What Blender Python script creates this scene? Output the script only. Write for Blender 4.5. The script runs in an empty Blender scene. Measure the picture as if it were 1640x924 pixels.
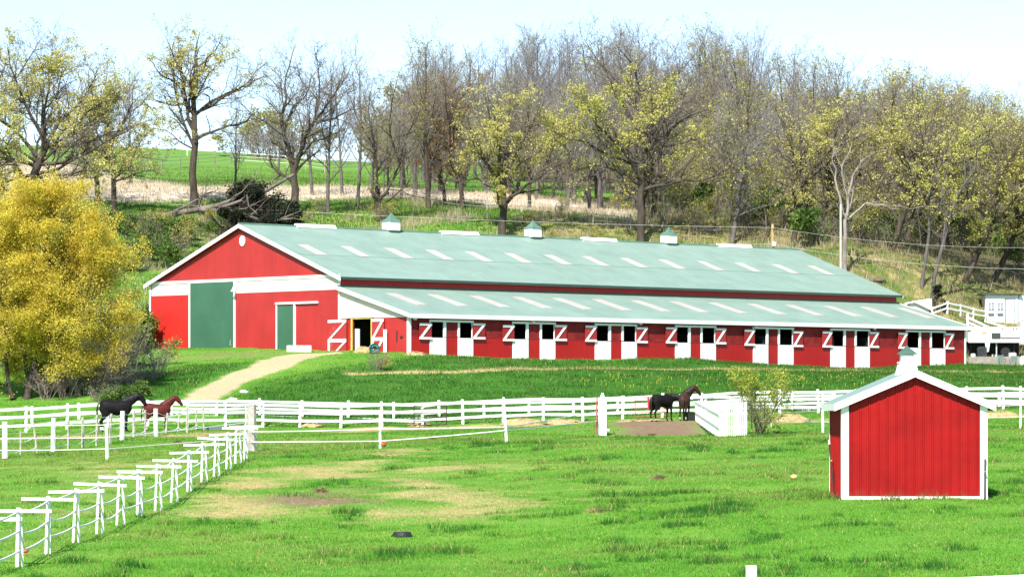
import bpy, math, random
import numpy as np
from mathutils import Vector, Matrix
R = math.radians
C = bpy.context.scene.collection
scene = bpy.context.scene

# ---------------------------------------------------------------- camera, sky, sun, exposure
F, HOR, CX = 5167.0, 635.0, 820.0          # the photograph's focal length and horizon row, in its own pixels
cam_d = bpy.data.cameras.new('camera'); cam = bpy.data.objects.new('camera', cam_d); C.objects.link(cam)
cam.location = (0, 0, 0); cam.rotation_euler = (R(90), 0, 0)
cam_d.sensor_width = 36; cam_d.lens = 36*F/1640; cam_d.shift_y = (HOR-462)/1640
cam_d.clip_start = 1; cam_d.clip_end = 6000
scene.camera = cam
SUN_EL, SUN_AZ = 46.0, (-0.30, -0.954)      # towards the sun: left of and behind the camera
w = bpy.data.worlds.new('World'); scene.world = w; w.use_nodes = True
nt = w.node_tree; bg = nt.nodes['Background']
sky = nt.nodes.new('ShaderNodeTexSky'); sky.sky_type = 'NISHITA'; sky.sun_disc = False
sky.sun_elevation = R(SUN_EL); sky.sun_rotation = math.atan2(SUN_AZ[0], SUN_AZ[1])
sky.air_density = 0.72; sky.dust_density = 0.1; sky.ozone_density = 1.0
nt.links.new(sky.outputs[0], bg.inputs[0]); bg.inputs[1].default_value = 0.11
sl = bpy.data.lights.new('sun', 'SUN'); sl.energy = 4.4; sl.angle = R(0.5); sl.color = (1, 0.95, 0.86)
sun = bpy.data.objects.new('sun', sl); C.objects.link(sun); sun.location = (-100, -170, 200)
td = Vector((SUN_AZ[0]*math.cos(R(SUN_EL)), SUN_AZ[1]*math.cos(R(SUN_EL)), math.sin(R(SUN_EL))))
sun.rotation_euler = (-td).to_track_quat('-Z', 'Y').to_euler()
vs = scene.view_settings
vs.view_transform = 'Standard'; vs.look = 'None'; vs.gamma = 1; vs.use_curve_mapping = False; vs.exposure = 1.12
scene.render.engine = 'CYCLES'
scene.cycles.max_bounces = 5; scene.cycles.diffuse_bounces = 3; scene.cycles.transparent_max_bounces = 6
scene.cycles.transmission_bounces = 3; scene.cycles.glossy_bounces = 2
scene.cycles.caustics_reflective = False; scene.cycles.caustics_refractive = False

# ---------------------------------------------------------------- materials
def new_mat(name):
    m = bpy.data.materials.new(name); m.use_nodes = True
    nt = m.node_tree; b = nt.nodes['Principled BSDF']
    return m, nt, b
def lk(nt, a, b): nt.links.new(a, b)
def noise(nt, scale, detail=4, rough=.6, vec=None, stretch=None):
    n = nt.nodes.new('ShaderNodeTexNoise'); n.inputs['Scale'].default_value = scale
    n.inputs['Detail'].default_value = detail; n.inputs['Roughness'].default_value = rough
    if vec is not None:
        if stretch:
            mp = nt.nodes.new('ShaderNodeMapping'); mp.inputs['Scale'].default_value = stretch
            lk(nt, vec, mp.inputs['Vector']); vec = mp.outputs[0]
        lk(nt, vec, n.inputs['Vector'])
    return n.outputs['Fac']
def coords(nt): return nt.nodes.new('ShaderNodeTexCoord').outputs['Object']
def ramp(nt, fac, stops):
    r = nt.nodes.new('ShaderNodeValToRGB'); e = r.color_ramp.elements
    while len(e) < len(stops): e.new(0.5)
    for k, (p, c) in enumerate(stops): e[k].position = p; e[k].color = (*c, 1)
    lk(nt, fac, r.inputs[0]); return r.outputs[0]
def mix(nt, fac, a, b, typ='MIX'):
    m = nt.nodes.new('ShaderNodeMix'); m.data_type = 'RGBA'; m.blend_type = typ
    for sock, v in ((m.inputs['Factor'], fac), (m.inputs['A'], a), (m.inputs['B'], b)): pass
    ins = {'f': m.inputs[0], 'a': m.inputs[6], 'b': m.inputs[7]}
    for k, v in (('f', fac), ('a', a), ('b', b)):
        if hasattr(v, 'links'): lk(nt, v, ins[k])
        elif k == 'f': ins[k].default_value = v
        else: ins[k].default_value = (*v, 1)
    return m.outputs[2]
def mth(nt, op, a, b=None, clamp=False):
    m = nt.nodes.new('ShaderNodeMath'); m.operation = op; m.use_clamp = clamp
    for k, v in enumerate((a, b)):
        if v is None: continue
        if hasattr(v, 'links'): lk(nt, v, m.inputs[k])
        else: m.inputs[k].default_value = v
    return m.outputs[0]
def bump(nt, b, h, strength=.4, dist=.02):
    n = nt.nodes.new('ShaderNodeBump'); n.inputs['Strength'].default_value = strength; n.inputs['Distance'].default_value = dist
    lk(nt, h, n.inputs['Height']); lk(nt, n.outputs[0], b.inputs['Normal'])
def spec(b, rough, s=.3):
    b.inputs['Roughness'].default_value = rough
    if 'Specular IOR Level' in b.inputs: b.inputs['Specular IOR Level'].default_value = s
def plain(name, col, rough=.7, var=.12, scale=2.0, s=.3, bumpiness=0, stretch=None):
    m, nt, b = new_mat(name); v = coords(nt)
    f = noise(nt, scale, 5, .65, v, stretch)
    lo = tuple(c*(1-var*1.6) for c in col); hi = tuple(min(1, c*(1+var*1.2)) for c in col)
    lk(nt, ramp(nt, f, [(.3, lo), (.7, hi)]), b.inputs['Base Color']); spec(b, rough, s)
    if bumpiness: bump(nt, b, noise(nt, scale*6, 3, .6, v), bumpiness, .02)
    return m
def ribbed(name, col, axis, pitch, rough=.45, var=.08, amp=.5, dist=.02, s=.35, line=.0, fade=None, streak=0):
    """painted corrugated steel: rounded ribs across `axis`, slight fading and dirt"""
    m, nt, b = new_mat(name); v = coords(nt)
    sx = nt.nodes.new('ShaderNodeSeparateXYZ'); lk(nt, v, sx.inputs[0])
    a = sx.outputs['XYZ'.index(axis)]
    fr = mth(nt, 'FRACT', mth(nt, 'DIVIDE', a, pitch))
    tri = mth(nt, 'ABSOLUTE', mth(nt, 'SUBTRACT', fr, .5))              # .5 at the rib edge
    ribh = mth(nt, 'MULTIPLY', mth(nt, 'SUBTRACT', tri, .36), 7.0, True)
    sh = mth(nt, 'FRACT', mth(nt, 'DIVIDE', a, pitch*4))                # one sheet is four ribs wide
    seam = mth(nt, 'LESS_THAN', sh, .03)
    f = noise(nt, .5, 5, .65, v)
    f2 = noise(nt, 3.0, 4, .6, v, (1, 1, .15))
    lo = tuple(c*(1-var*2) for c in col); hi = tuple(min(1, c*(1+var)) for c in col)
    c1 = ramp(nt, f, [(.3, lo), (.7, hi)])
    c2 = mix(nt, mth(nt, 'MULTIPLY', mth(nt, 'SUBTRACT', f2, .55, True), .8), c1, fade or tuple(min(1, c*1.15+.03) for c in col))
    c3 = mix(nt, mth(nt, 'MULTIPLY', seam, .18+line), c2, tuple(c*.45 for c in col))
    lk(nt, c3, b.inputs['Base Color']); spec(b, rough, s)
    if streak:
        st = noise(nt, 1.6, 6, .72, v, (1.5, .10, .10) if axis == 'X' else (.10, 1.5, .10))
        c4 = mix(nt, mth(nt, 'MULTIPLY', mth(nt, 'SUBTRACT', st, .50, True), streak), c3, tuple(c*.45 for c in col)); lk(nt, c4, b.inputs['Base Color'])
    bump(nt, b, ribh, amp, dist)
    return m
def leafy(name, cols, trans=.35, scale=.45):
    """leaves: three greens in clumps, lit through"""
    m, nt, b = new_mat(name); v = coords(nt)
    f = noise(nt, scale, 3, .7, v); g = noise(nt, scale*9, 2, .5, v)
    c = ramp(nt, mth(nt, 'ADD', mth(nt, 'MULTIPLY', f, .65), mth(nt, 'MULTIPLY', g, .35)), [(.36, cols[0]), (.5, cols[1]), (.64, cols[2])])
    lk(nt, c, b.inputs['Base Color']); spec(b, .65, .15)
    t = nt.nodes.new('ShaderNodeBsdfTranslucent'); lk(nt, c, t.inputs[0])
    ms = nt.nodes.new('ShaderNodeMixShader'); ms.inputs[0].default_value = trans
    lk(nt, b.outputs[0], ms.inputs[1]); lk(nt, t.outputs[0], ms.inputs[2])
    lk(nt, ms.outputs[0], nt.nodes['Material Output'].inputs[0]); return m
def bladed(name, trans=.4):
    m, nt, b = new_mat(name)
    at_ = nt.nodes.new('ShaderNodeAttribute'); at_.attribute_name = 'tint'
    lk(nt, at_.outputs['Color'], b.inputs['Base Color']); spec(b, .7, .12)
    t = nt.nodes.new('ShaderNodeBsdfTranslucent'); lk(nt, at_.outputs['Color'], t.inputs[0])
    ms = nt.nodes.new('ShaderNodeMixShader'); ms.inputs[0].default_value = trans
    lk(nt, b.outputs[0], ms.inputs[1]); lk(nt, t.outputs[0], ms.inputs[2])
    lk(nt, ms.outputs[0], nt.nodes['Material Output'].inputs[0]); return m
def painted_wood(name, col, wear, amount=.5, scale=1.4):
    m, nt, b = new_mat(name); v = coords(nt)
    f = noise(nt, scale, 6, .72, v); g = noise(nt, scale*9, 4, .7, v)
    k = mth(nt, 'MULTIPLY', mth(nt, 'SUBTRACT', mth(nt, 'ADD', mth(nt, 'MULTIPLY', f, .6), mth(nt, 'MULTIPLY', g, .4)), .56), 9*amount, True)
    lk(nt, mix(nt, k, col, wear), b.inputs['Base Color']); spec(b, .6, .25)
    bump(nt, b, g, .15, .01); return m
def bark(name, a, c, scale=3.0):
    m, nt, b = new_mat(name); v = coords(nt)
    f = noise(nt, scale, 5, .7, v, (1, 1, .25)); lk(nt, ramp(nt, f, [(.32, a), (.68, c)]), b.inputs['Base Color']); spec(b, .9, .1)
    bump(nt, b, f, .6, .06); return m

RED = (.50, .022, .022); MINT = (.225, .325, .265); WHITE = (.80, .80, .78); CREAM = (.74, .68, .58); GREEN = (.045, .128, .076)
M = dict(
    red_gable=ribbed('red steel siding, gable', (.40, .027, .025), 'Y', .23, streak=.8, fade=(.45, .045, .04)),
    red_side=ribbed('red steel siding, side', (.40, .006, .005), 'X', .23, streak=1.0, fade=(.42, .014, .012)),
    red_x=ribbed('red barn siding of the shed', (.50, .022, .02), 'X', 9.0, amp=.05),
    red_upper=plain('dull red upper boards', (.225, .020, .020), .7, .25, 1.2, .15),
    red_flat=plain('flat red door paint', (.50, .022, .016), .5, .05),
    red_worn=painted_wood('worn red planks', (.36, .03, .03), (.50, .36, .30), .55, 2.0),
    red_dark=plain('dark red shutter', (.30, .02, .022), .6, .15),
    cream=ribbed('cream steel siding', CREAM, 'Y', .23),
    white=plain('white paint', WHITE, .5, .03),
    white_worn=painted_wood('white paint, weathered', (.80, .80, .78), (.42, .36, .30), .45),
    white_fence=painted_wood('white fence paint', (.80, .80, .78), (.44, .38, .31), .42, 1.1),
    vinyl=plain('white vinyl', (.84, .84, .83), .35, .02),
    green=ribbed('green steel door', GREEN, 'Y', .23, amp=.25),
    roof=ribbed('mint steel roof', MINT, 'X', .23, amp=.55, var=.08, rough=.5, streak=.9, line=.10, fade=(.25, .31, .265)),
    roof_small=ribbed('mint steel roof of the shed', MINT, 'Y', .23, amp=.45, var=.08, rough=.5, streak=1.3, line=.12),
    cap=plain('dark green cupola steel', (.06, .12, .09), .5, .15),
    cap_light=plain('mint cupola steel', (.10, .19, .14), .5, .12),
    flash=plain('dark roof flashing', (.045, .07, .06), .5, .1),
    skylight=plain('translucent roof panel', (.46, .415, .37), .4, .05, 1.0),
    dark=plain('dark interior boards and bay shade', (.022, .02, .018), .9, .3),  # stall boards; also paints the shade at the back of the trailer bay
    wood=plain('bare weathered wood', (.38, .33, .27), .85, .25, 3, .2, .3),
    yellow_wood=plain('yellowed door frame', (.55, .43, .10), .7, .15, 3),
    concrete=plain('grey concrete', (.27, .235, .21), .9, .15, 2, .2, .3),
    steel=plain('galvanised steel', (.45, .46, .48), .4, .15, 4, .5),
    black=plain('black rubber', (.018, .018, .02), .6, .2, 4),
    tape=plain('white fence tape', (.82, .82, .80), .6, .03),
    wire=plain('pale wire', (.55, .54, .50), .5, .1),
    rust=plain('rusty red gate pipe', (.30, .09, .06), .7, .35, 5),
    gate_red=plain('bright red gate pipe', (.6, .03, .03), .5, .1),
    grey_post=plain('grey weathered post', (.40, .36, .32), .9, .25, 4, .2, .4),
    pole=plain('pale utility pole', (.50, .44, .38), .85, .15, 2, .2, .3),
    pole_tan=plain('tan utility pole', (.50, .30, .12), .85, .2, 2, .2, .3),
    dark_post=plain('dark steel post', (.045, .03, .025), .7, .2),
    hay=plain('hay', (.40, .31, .15), .95, .3, 9, .1, .8),
    soil=plain('brown soil', (.20, .13, .08), .95, .3, 6, .1, .8),
    stone=plain('pale stone', (.55, .52, .46), .9, .2, 3, .2, .4),
    glass=plain('dark window glass', (.02, .025, .03), .1, .1, 2, .6),
    hose=plain('teal hose reel', (.05, .26, .22), .5, .2, 5),
    chair=plain('grey green plastic', (.12, .19, .18), .5, .1),
    blue=plain('blue grey trim', (.11, .145, .18), .5, .1),
    red_lens=plain('red lens', (.5, .02, .02), .3, .1),
    amber=plain('amber logo paint', (.55, .28, .03), .4, .1),
    shadebox=plain('stacked storage darkened for shade', (.035, .04, .045), .8, .4, 2),  # near-black colour carries the shade under the trailer
    bark_oak=bark('oak bark', (.036, .029, .024), (.105, .085, .067)),
    bark_grey=bark('grey bark', (.07, .062, .056), (.16, .142, .128)),
    bark_twig=bark('twig bark', (.13, .112, .092), (.27, .232, .185), 1.2),
    bark_bare=bark('grey twig bark', (.155, .146, .148), (.30, .284, .28), 1.2),
    bark_dead=bark('bleached dead wood', (.15, .125, .11), (.36, .32, .285), 2.0),
    bark_purple=bark('purplish scrub bark', (.16, .12, .11), (.36, .28, .25), 2.0),
    leaf_oak=leafy('young oak leaves', [(.34, .32, .09), (.53, .49, .15), (.66, .61, .22)]),
    leaf_lime=leafy('lime young leaves', [(.32, .32, .075), (.52, .50, .13), (.66, .62, .19)]),
    leaf_olive=leafy('olive young leaves', [(.20, .195, .06), (.34, .325, .09), (.46, .43, .14)]),
    leaf_rust=leafy('rusty young leaves', [(.22, .08, .03), (.32, .16, .05), (.30, .25, .06)]),
    leaf_yellow=leafy('golden willow catkins', [(.36, .29, .045), (.68, .55, .075), (.82, .69, .13)], .4, .5),
    leaf_green=leafy('fresh green leaves', [(.055, .10, .025), (.10, .17, .035), (.18, .25, .06)]),
    leaf_bush=leafy('yellow green bush leaves', [(.18, .24, .03), (.34, .39, .06), (.52, .52, .11)], .4, 1.0),
    needle=leafy('dark cedar needles', [(.012, .018, .010), (.024, .034, .017), (.05, .05, .03)], .15, .8),
    blade=bladed('grass blades'),
)

# ---------------------------------------------------------------- mesh helpers
def tag(o, label=None, cat=None, group=None, kind=None):
    if label: o['label'] = label
    if cat: o['category'] = cat
    if group: o['group'] = group
    if kind: o['kind'] = kind
    return o
def empty(name, loc, rz=0, label=None, cat=None, group=None):
    o = bpy.data.objects.new(name, None); C.objects.link(o); o.location = loc; o.rotation_euler = (0, 0, rz)
    o.empty_display_size = .3
    return tag(o, label, cat, group)
class MB:
    def __init__(s): s.v = []; s.f = []; s.m = []; s.mi = 0; s.cut = []
    def add(s, vs, fs):
        n = len(s.v); s.cut.append((n, len(s.f))); s.v += [tuple(p) for p in vs]; s.f += [tuple(i+n for i in f) for f in fs]; s.m += [s.mi]*len(fs)
    def box(s, x0, x1, y0, y1, z0, z1):
        s.add([(x0,y0,z0),(x1,y0,z0),(x1,y1,z0),(x0,y1,z0),(x0,y0,z1),(x1,y0,z1),(x1,y1,z1),(x0,y1,z1)],
              [(0,3,2,1),(4,5,6,7),(0,1,5,4),(1,2,6,5),(2,3,7,6),(3,0,4,7)]); return s
    def prism(s, pts, ext):
        """closed polygon (3-D points) swept along vector ext"""
        n = len(pts); e = Vector(ext); P = [Vector(p) for p in pts]
        s.add(P+[p+e for p in P], [tuple(range(n-1,-1,-1)), tuple(range(n,2*n))]+[(i,(i+1)%n,(i+1)%n+n,i+n) for i in range(n)]); return s
    def tube(s, pts, rad, n=6, cap=True, ell=None):
        P = [Vector(p) for p in pts]
        if not hasattr(rad, '__len__'): rad = [rad]*len(P)
        vs, fs = [], []
        u = None
        for i, p in enumerate(P):
            t = (P[min(i+1,len(P)-1)]-P[max(i-1,0)])
            t = t.normalized() if t.length > 1e-9 else Vector((0,0,1))
            if u is None: u = t.orthogonal().normalized()
            else:
                u = u-t*u.dot(t)
                u = u.normalized() if u.length > 1e-6 else t.orthogonal().normalized()
            q = t.cross(u)
            for k in range(n):
                a = 2*math.pi*k/n; vs.append(p+(u*math.cos(a)+q*math.sin(a))*rad[i])
        for i in range(len(P)-1):
            for k in range(n): fs.append((i*n+k, i*n+(k+1)%n, (i+1)*n+(k+1)%n, (i+1)*n+k))
        if cap: fs += [tuple(range(n-1,-1,-1)), tuple((len(P)-1)*n+k for k in range(n))]
        s.add(vs, fs); return s
    def beam(s, a, b, w, h):
        """rectangular board from a to b; w = across (horizontal), h = up"""
        a, b = Vector(a), Vector(b); t = (b-a).normalized(); up = Vector((0,0,1))
        side = t.cross(up)
        if side.length < 1e-3: side = Vector((1,0,0))
        side.normalize(); up2 = side.cross(t).normalized()
        o = [side*(-w/2)-up2*(h/2), side*(w/2)-up2*(h/2), side*(w/2)+up2*(h/2), side*(-w/2)+up2*(h/2)]
        s.add([a+k for k in o]+[b+k for k in o], [(3,2,1,0),(4,5,6,7),(0,1,5,4),(1,2,6,5),(2,3,7,6),(3,0,4,7)]); return s
    def loft(s, secs, n=12):
        """secs: (centre, up radius, side radius, up dir, side dir)"""
        vs, fs = [], []
        for c, ru, rs, up, sd in secs:
            for k in range(n):
                a = 2*math.pi*k/n; vs.append(Vector(c)+up*(ru*math.sin(a))+sd*(rs*math.cos(a)))
        for i in range(len(secs)-1):
            for k in range(n): fs.append((i*n+k, i*n+(k+1)%n, (i+1)*n+(k+1)%n, (i+1)*n+k))
        fs += [tuple(range(n-1,-1,-1)), tuple((len(secs)-1)*n+k for k in range(n))]
        s.add(vs, fs); return s
    def dome(s, cx, cy, z, rx, ry, h, rng, n=14, rings=5, lump=.15):
        """a low lumpy heap"""
        vs, fs = [], []
        for i in range(rings):
            a = i/rings*math.pi/2
            for k in range(n):
                t = 2*math.pi*k/n; q = 1+rng.uniform(-lump, lump)
                vs.append((cx+rx*math.cos(a)*math.cos(t)*q, cy+ry*math.cos(a)*math.sin(t)*q, z+h*math.sin(a)*q))
        vs.append((cx, cy, z+h))
        for i in range(rings-1):
            for k in range(n): fs.append((i*n+k, i*n+(k+1)%n, (i+1)*n+(k+1)%n, (i+1)*n+k))
        for k in range(n): fs.append(((rings-1)*n+k, (rings-1)*n+(k+1)%n, rings*n))
        s.add(vs, fs); return s
    def mesh(s, name, mats, smooth=False):
        me = bpy.data.meshes.new(name); me.from_pydata(s.v, [], s.f)
        if not isinstance(mats, (list, tuple)): mats = [mats]
        for m in mats: me.materials.append(M[m] if isinstance(m, str) else m)
        if len(mats) > 1: me.polygons.foreach_set('material_index', s.m)
        if smooth: me.polygons.foreach_set('use_smooth', [True]*len(s.f))
        me.update(); return me
    def build(s, name, mats, parent=None, smooth=False, loc=None, bevel=0):
        o = bpy.data.objects.new(name, s.mesh(name, mats, smooth)); C.objects.link(o)
        if parent is not None: o.parent = parent
        if loc is not None: o.location = loc
        if bevel:
            bv = o.modifiers.new('bevel', 'BEVEL'); bv.width = bevel; bv.segments = 1; bv.limit_method = 'ANGLE'
        return o
def build_each(m, name, mats, parent=None):
    """every separate piece of m becomes a part of its own"""
    cuts = m.cut+[(len(m.v), len(m.f))]
    for (v0, f0), (v1, f1) in zip(cuts[:-1], cuts[1:]):
        q = MB(); q.add(m.v[v0:v1], [tuple(i-v0 for i in f) for f in m.f[f0:f1]]); q.build(name, mats, parent)
def kids(o): return [c for c in o.children]
def copy_tree(o, parent=None):
    c = o.copy(); C.objects.link(c)
    if parent is not None: c.parent = parent
    for ch in kids(o): copy_tree(ch, c)
    return c

# ---------------------------------------------------------------- the lie of the land
def px(x, y, D): return ((x-CX)/F*D, D, (HOR-y)/F*D)
ctrl = [px(*p) for p in [
    (31,903,65.2),(253,812,86.6),(381,738,108),(1464,924,60),(820,924,63),(1464,797,81),(1579,797,82),
    (820,858,74),(820,800,87),(820,740,107),(609,718,121),(811,710,133),(965,697,151),(1318,695,141),(1634,687,141),
    (1050,675,171),(1152,700,150),(403,735,118),(0,735,130),(172,735,122),(190,693,165),(0,692,172),(480,683,181),
    (965,673,184),(1500,657,189),(1640,655,191),(655,567.5,213.2),(1550,584.5,253),(600,597,203),(1000,591,217),(1300,594,228),
    (1640,597,240),(241,558,234),(310,561,224),(400,577,212),(480,575,209),(545,566,214),(300,640,186),(250,600,202),
    (130,640,190),(0,650,190),(200,550,235),(100,520,245),(1100,575,232),(800,573,220),
    (1640,587,258),(1551,585,259),(1600,587,261.5),(1650,587,261.5),(1565,573,265),(1645,573,265),(1565,566,273),(1645,566,273),(1515,503,277),(1578,515.5,283),(1640,516,284),(1450,500,280),
    (225,440,262),(300,380,277),(310,330,300),(180,335,292),(377,317,308),(470,334,305),(607,352,297),(686,332,312),
    (803,377,288),(905,340,320),(1025,388,287),(1172,390,287),(1270,392,288),(1352,432,281),(1480,447,284),(1600,456,292),
    (300,290,342),(500,290,342),(300,256,420),(500,261,425),(100,233,450),(400,247,452),(600,262,452),(0,300,330),
    (800,285,400),(900,312,360),(1000,322,350),(1200,335,350),(1400,372,340),(1600,402,330),(1000,255,450),(1300,268,450),(1600,330,420)]]
ctrl += [(-22,232.5,3.6),(-8,245,3.4),(16,272,3.0),(30,258,2.8),(-60,235,5.5),(-60,200,1.0),(60,240,1.7),(70,270,4.5),(60,180,-1.2),(60,120,-2.0),
         (-60,120,-2.8),(-50,60,-4.0),(50,60,-3.2),(0,42,-4.1),(-30,42,-4.3),(30,42,-3.8),(-60,170,-1.9),(90,300,9.5),(90,350,16),(-90,300,17),
         (0,520,34),(-90,520,35),(90,520,27),(-100,420,31),(100,420,22),(150,240,2),(-150,240,6),(150,120,-2),(-150,120,-3)]
ctrl = np.array(ctrl)
def _U(d2): return np.where(d2 > 1e-9, d2*np.log(np.maximum(d2, 1e-9)), 0)
_S = 100.0
_p = ctrl[:, :2]/_S; _n = len(ctrl)
_K = _U(((_p[:, None]-_p[None])**2).sum(-1))+np.eye(_n)*0.00012
_P = np.c_[np.ones(_n), _p]
_A = np.block([[_K, _P], [_P.T, np.zeros((3, 3))]])
_W = np.linalg.solve(_A, np.r_[ctrl[:, 2], np.zeros(3)])
def tps(x, y):
    x = np.asarray(x, float); y = np.asarray(y, float); sh = x.shape
    q = np.c_[x.ravel(), y.ravel()]/_S
    out = np.empty(len(q))
    for i in range(0, len(q), 40000):
        s = q[i:i+40000]
        out[i:i+40000] = _U(((s[:, None]-_p[None])**2).sum(-1)) @ _W[:_n]+_W[_n]+s @ _W[_n+1:]
    return out.reshape(sh)
def und(x, y):
    return (.035*np.sin(x*1.1+.6*np.sin(y*.7))*np.sin(y*.55+1.3*np.sin(x*.37))+.03*np.sin(x*.43+y*.31+1)+.02*np.sin(x*2.3-y*1.7))
GX = np.unique(np.concatenate([np.arange(-48, 48.01, .5), np.arange(-90, -48, 2), np.arange(50, 91, 2), np.arange(-160, -90, 10), np.arange(100, 161, 10)]))
GY = np.unique(np.concatenate([np.arange(40, 262, .5), np.arange(262, 345, 1.0), np.arange(345, 460, 2.5), np.arange(460, 525, 8)]))
_gx, _gy = np.meshgrid(GX, GY)
GZ = tps(_gx, _gy)+und(_gx, _gy)
def zg(x, y):
    x = np.asarray(x, float); y = np.asarray(y, float)
    i = np.clip(np.searchsorted(GX, x)-1, 0, len(GX)-2); j = np.clip(np.searchsorted(GY, y)-1, 0, len(GY)-2)
    fx = np.clip((x-GX[i])/(GX[i+1]-GX[i]), 0, 1); fy = np.clip((y-GY[j])/(GY[j+1]-GY[j]), 0, 1)
    return (GZ[j, i]*(1-fx)*(1-fy)+GZ[j, i+1]*fx*(1-fy)+GZ[j+1, i]*(1-fx)*fy+GZ[j+1, i+1]*fx*fy)
_D = np.arange(45, 520, .25)
def at(x, y, near=45, sink=0):
    """the place on the ground that the photograph shows at pixel (x, y), beyond distance `near`"""
    u, v = (x-CX)/F, (HOR-y)/F
    d = zg(u*_D, _D)-v*_D
    ok = (_D >= near) & (d >= 0)
    k = int(np.argmax(ok)) if ok.any() else len(_D)-1
    D = _D[k]
    if k > 0 and d[k-1] < 0: D = _D[k-1]+.25*(-d[k-1])/(d[k]-d[k-1])
    return Vector((u*D, D, float(zg(u*D, D))-sink))
def gnd(x, D, sink=0):
    """the place on the ground at photograph column x and distance D"""
    X = (x-CX)/F*D
    return Vector((X, D, float(zg(X, D))-sink))
def G3(X, Y, up=0): return Vector((X, Y, float(zg(X, Y))+up))
# ---------------------------------------------------------------- ground sheet with its patches
def value_noise(x, y, s, seed):
    """smooth pseudo-random field in 0..1"""
    x = x/s; y = y/s; i = np.floor(x).astype(int); j = np.floor(y).astype(int); fx = x-i; fy = y-j
    fx = fx*fx*(3-2*fx); fy = fy*fy*(3-2*fy)
    def h(a, b):
        n = (a*374761393+b*668265263+seed*1442695)&0x7fffffff; n = (n^(n>>13))*1274126177&0x7fffffff
        return (n&0xffff)/65535.0
    return (h(i, j)*(1-fx)+h(i+1, j)*fx)*(1-fy)+(h(i, j+1)*(1-fx)+h(i+1, j+1)*fx)*fy
def poly_mask(x, y, poly, soft):
    """1 inside the polygon, 0 outside, fading over `soft` metres"""
    P = np.array([(p[0], p[1]) for p in poly]); ins = np.zeros(x.shape, bool); d2 = np.full(x.shape, 1e9)
    for k in range(len(P)):
        a, b = P[k], P[(k+1) % len(P)]
        c = ((a[1] > y) != (b[1] > y)) & (x < (b[0]-a[0])*(y-a[1])/(b[1]-a[1]+1e-12)+a[0]); ins ^= c
        e = b-a; t = np.clip(((x-a[0])*e[0]+(y-a[1])*e[1])/(e @ e+1e-12), 0, 1)
        d2 = np.minimum(d2, (x-a[0]-t*e[0])**2+(y-a[1]-t*e[1])**2)
    d = np.sqrt(d2)*np.where(ins, 1, -1)
    return np.clip(.5+d/(2*soft), 0, 1)
def line_mask(x, y, pts, wid, soft):
    d2 = np.full(x.shape, 1e9)
    for a, b in zip(pts[:-1], pts[1:]):
        a = np.array(a[:2]); b = np.array(b[:2]); e = b-a
        t = np.clip(((x-a[0])*e[0]+(y-a[1])*e[1])/(e @ e+1e-12), 0, 1)
        d2 = np.minimum(d2, (x-a[0]-t*e[0])**2+(y-a[1]-t*e[1])**2)
    return np.clip(.5+(wid-np.sqrt(d2))/(2*soft), 0, 1)
def wp(pts, near=45): return [at(a, b, near) for a, b in pts]
SAND = [wp([(292,644),(322,620),(366,597),(410,581),(440,572),(480,567),(545,564),(553,566),(515,572),(480,580),(444,592),(404,610),(366,630),(340,646)], 150)]
DIRT_Y = wp([(982,676),(1100,671),(1116,688),(1100,699),(1000,698)])
DIRT_F = [wp([(400,800),(480,782),(575,780),(655,795),(575,810),(430,812)]), wp([(880,690),(950,676),(955,690),(915,700)]), wp([(410,708),(600,698),(620,712),(420,724)])]
DIRT_G = wp([(228,572),(330,559),(545,560),(545,570),(470,578),(400,577),(300,580),(235,585)], 190)
HAYS = [wp(p) for p in ([(310,795),(420,750),(560,745),(680,768),(870,788),(850,812),(690,800),(600,772),(480,775),(390,800),(330,815)],
                        [(300,830),(330,800),(420,800),(400,835)], [(800,800),(880,795),(860,815)], [(600,725),(640,722),(625,732)],
                        [(720,752),(790,742),(780,752)], [(560,815),(860,803),(840,820),(600,830)])]
FENCE_HAY = [at(405,693), at(600,686), at(780,682), at(900,679), at(962,676)]
FENCE_HAY2 = [at(1225,676), at(1330,671), at(1480,668), at(1640,665)]
FENCE_HAY3 = [at(0,703), at(150,698), at(330,697), at(402,692)]
TERR = [at(a,b,192) for a, b in ((562,599),(640,596),(760,594),(900,591),(1000,590),(1180,591),(1320,594),(1480,596),(1640,597.5))]
MEADOW = wp([(-60,318),(100,318),(200,324),(330,319),(480,320),(640,316),(760,324),(860,338),(1010,350),(1010,330),(900,316),(760,307),(640,302),(500,299),(300,300),(220,290),(120,262),(-60,250)], 280)
LITTER = [(18,300),(10,325),(8,345),(15,370),(0,400),(0,520),(120,520),(120,300),(75,290),(45,296),(32,291)]
LUSH = wp([(348,650),(420,612),(560,585),(660,571),(1000,577),(1300,582),(1660,588),(1660,652),(1500,655),(965,668),(480,680),(380,684)], 150)
LUSH2 = wp([(215,600),(300,585),(400,580),(405,588),(330,612),(285,640),(220,655)], 150)
FIELD_DRY = wp([(0,735),(400,735),(380,750),(60,880),(0,895)])
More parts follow.
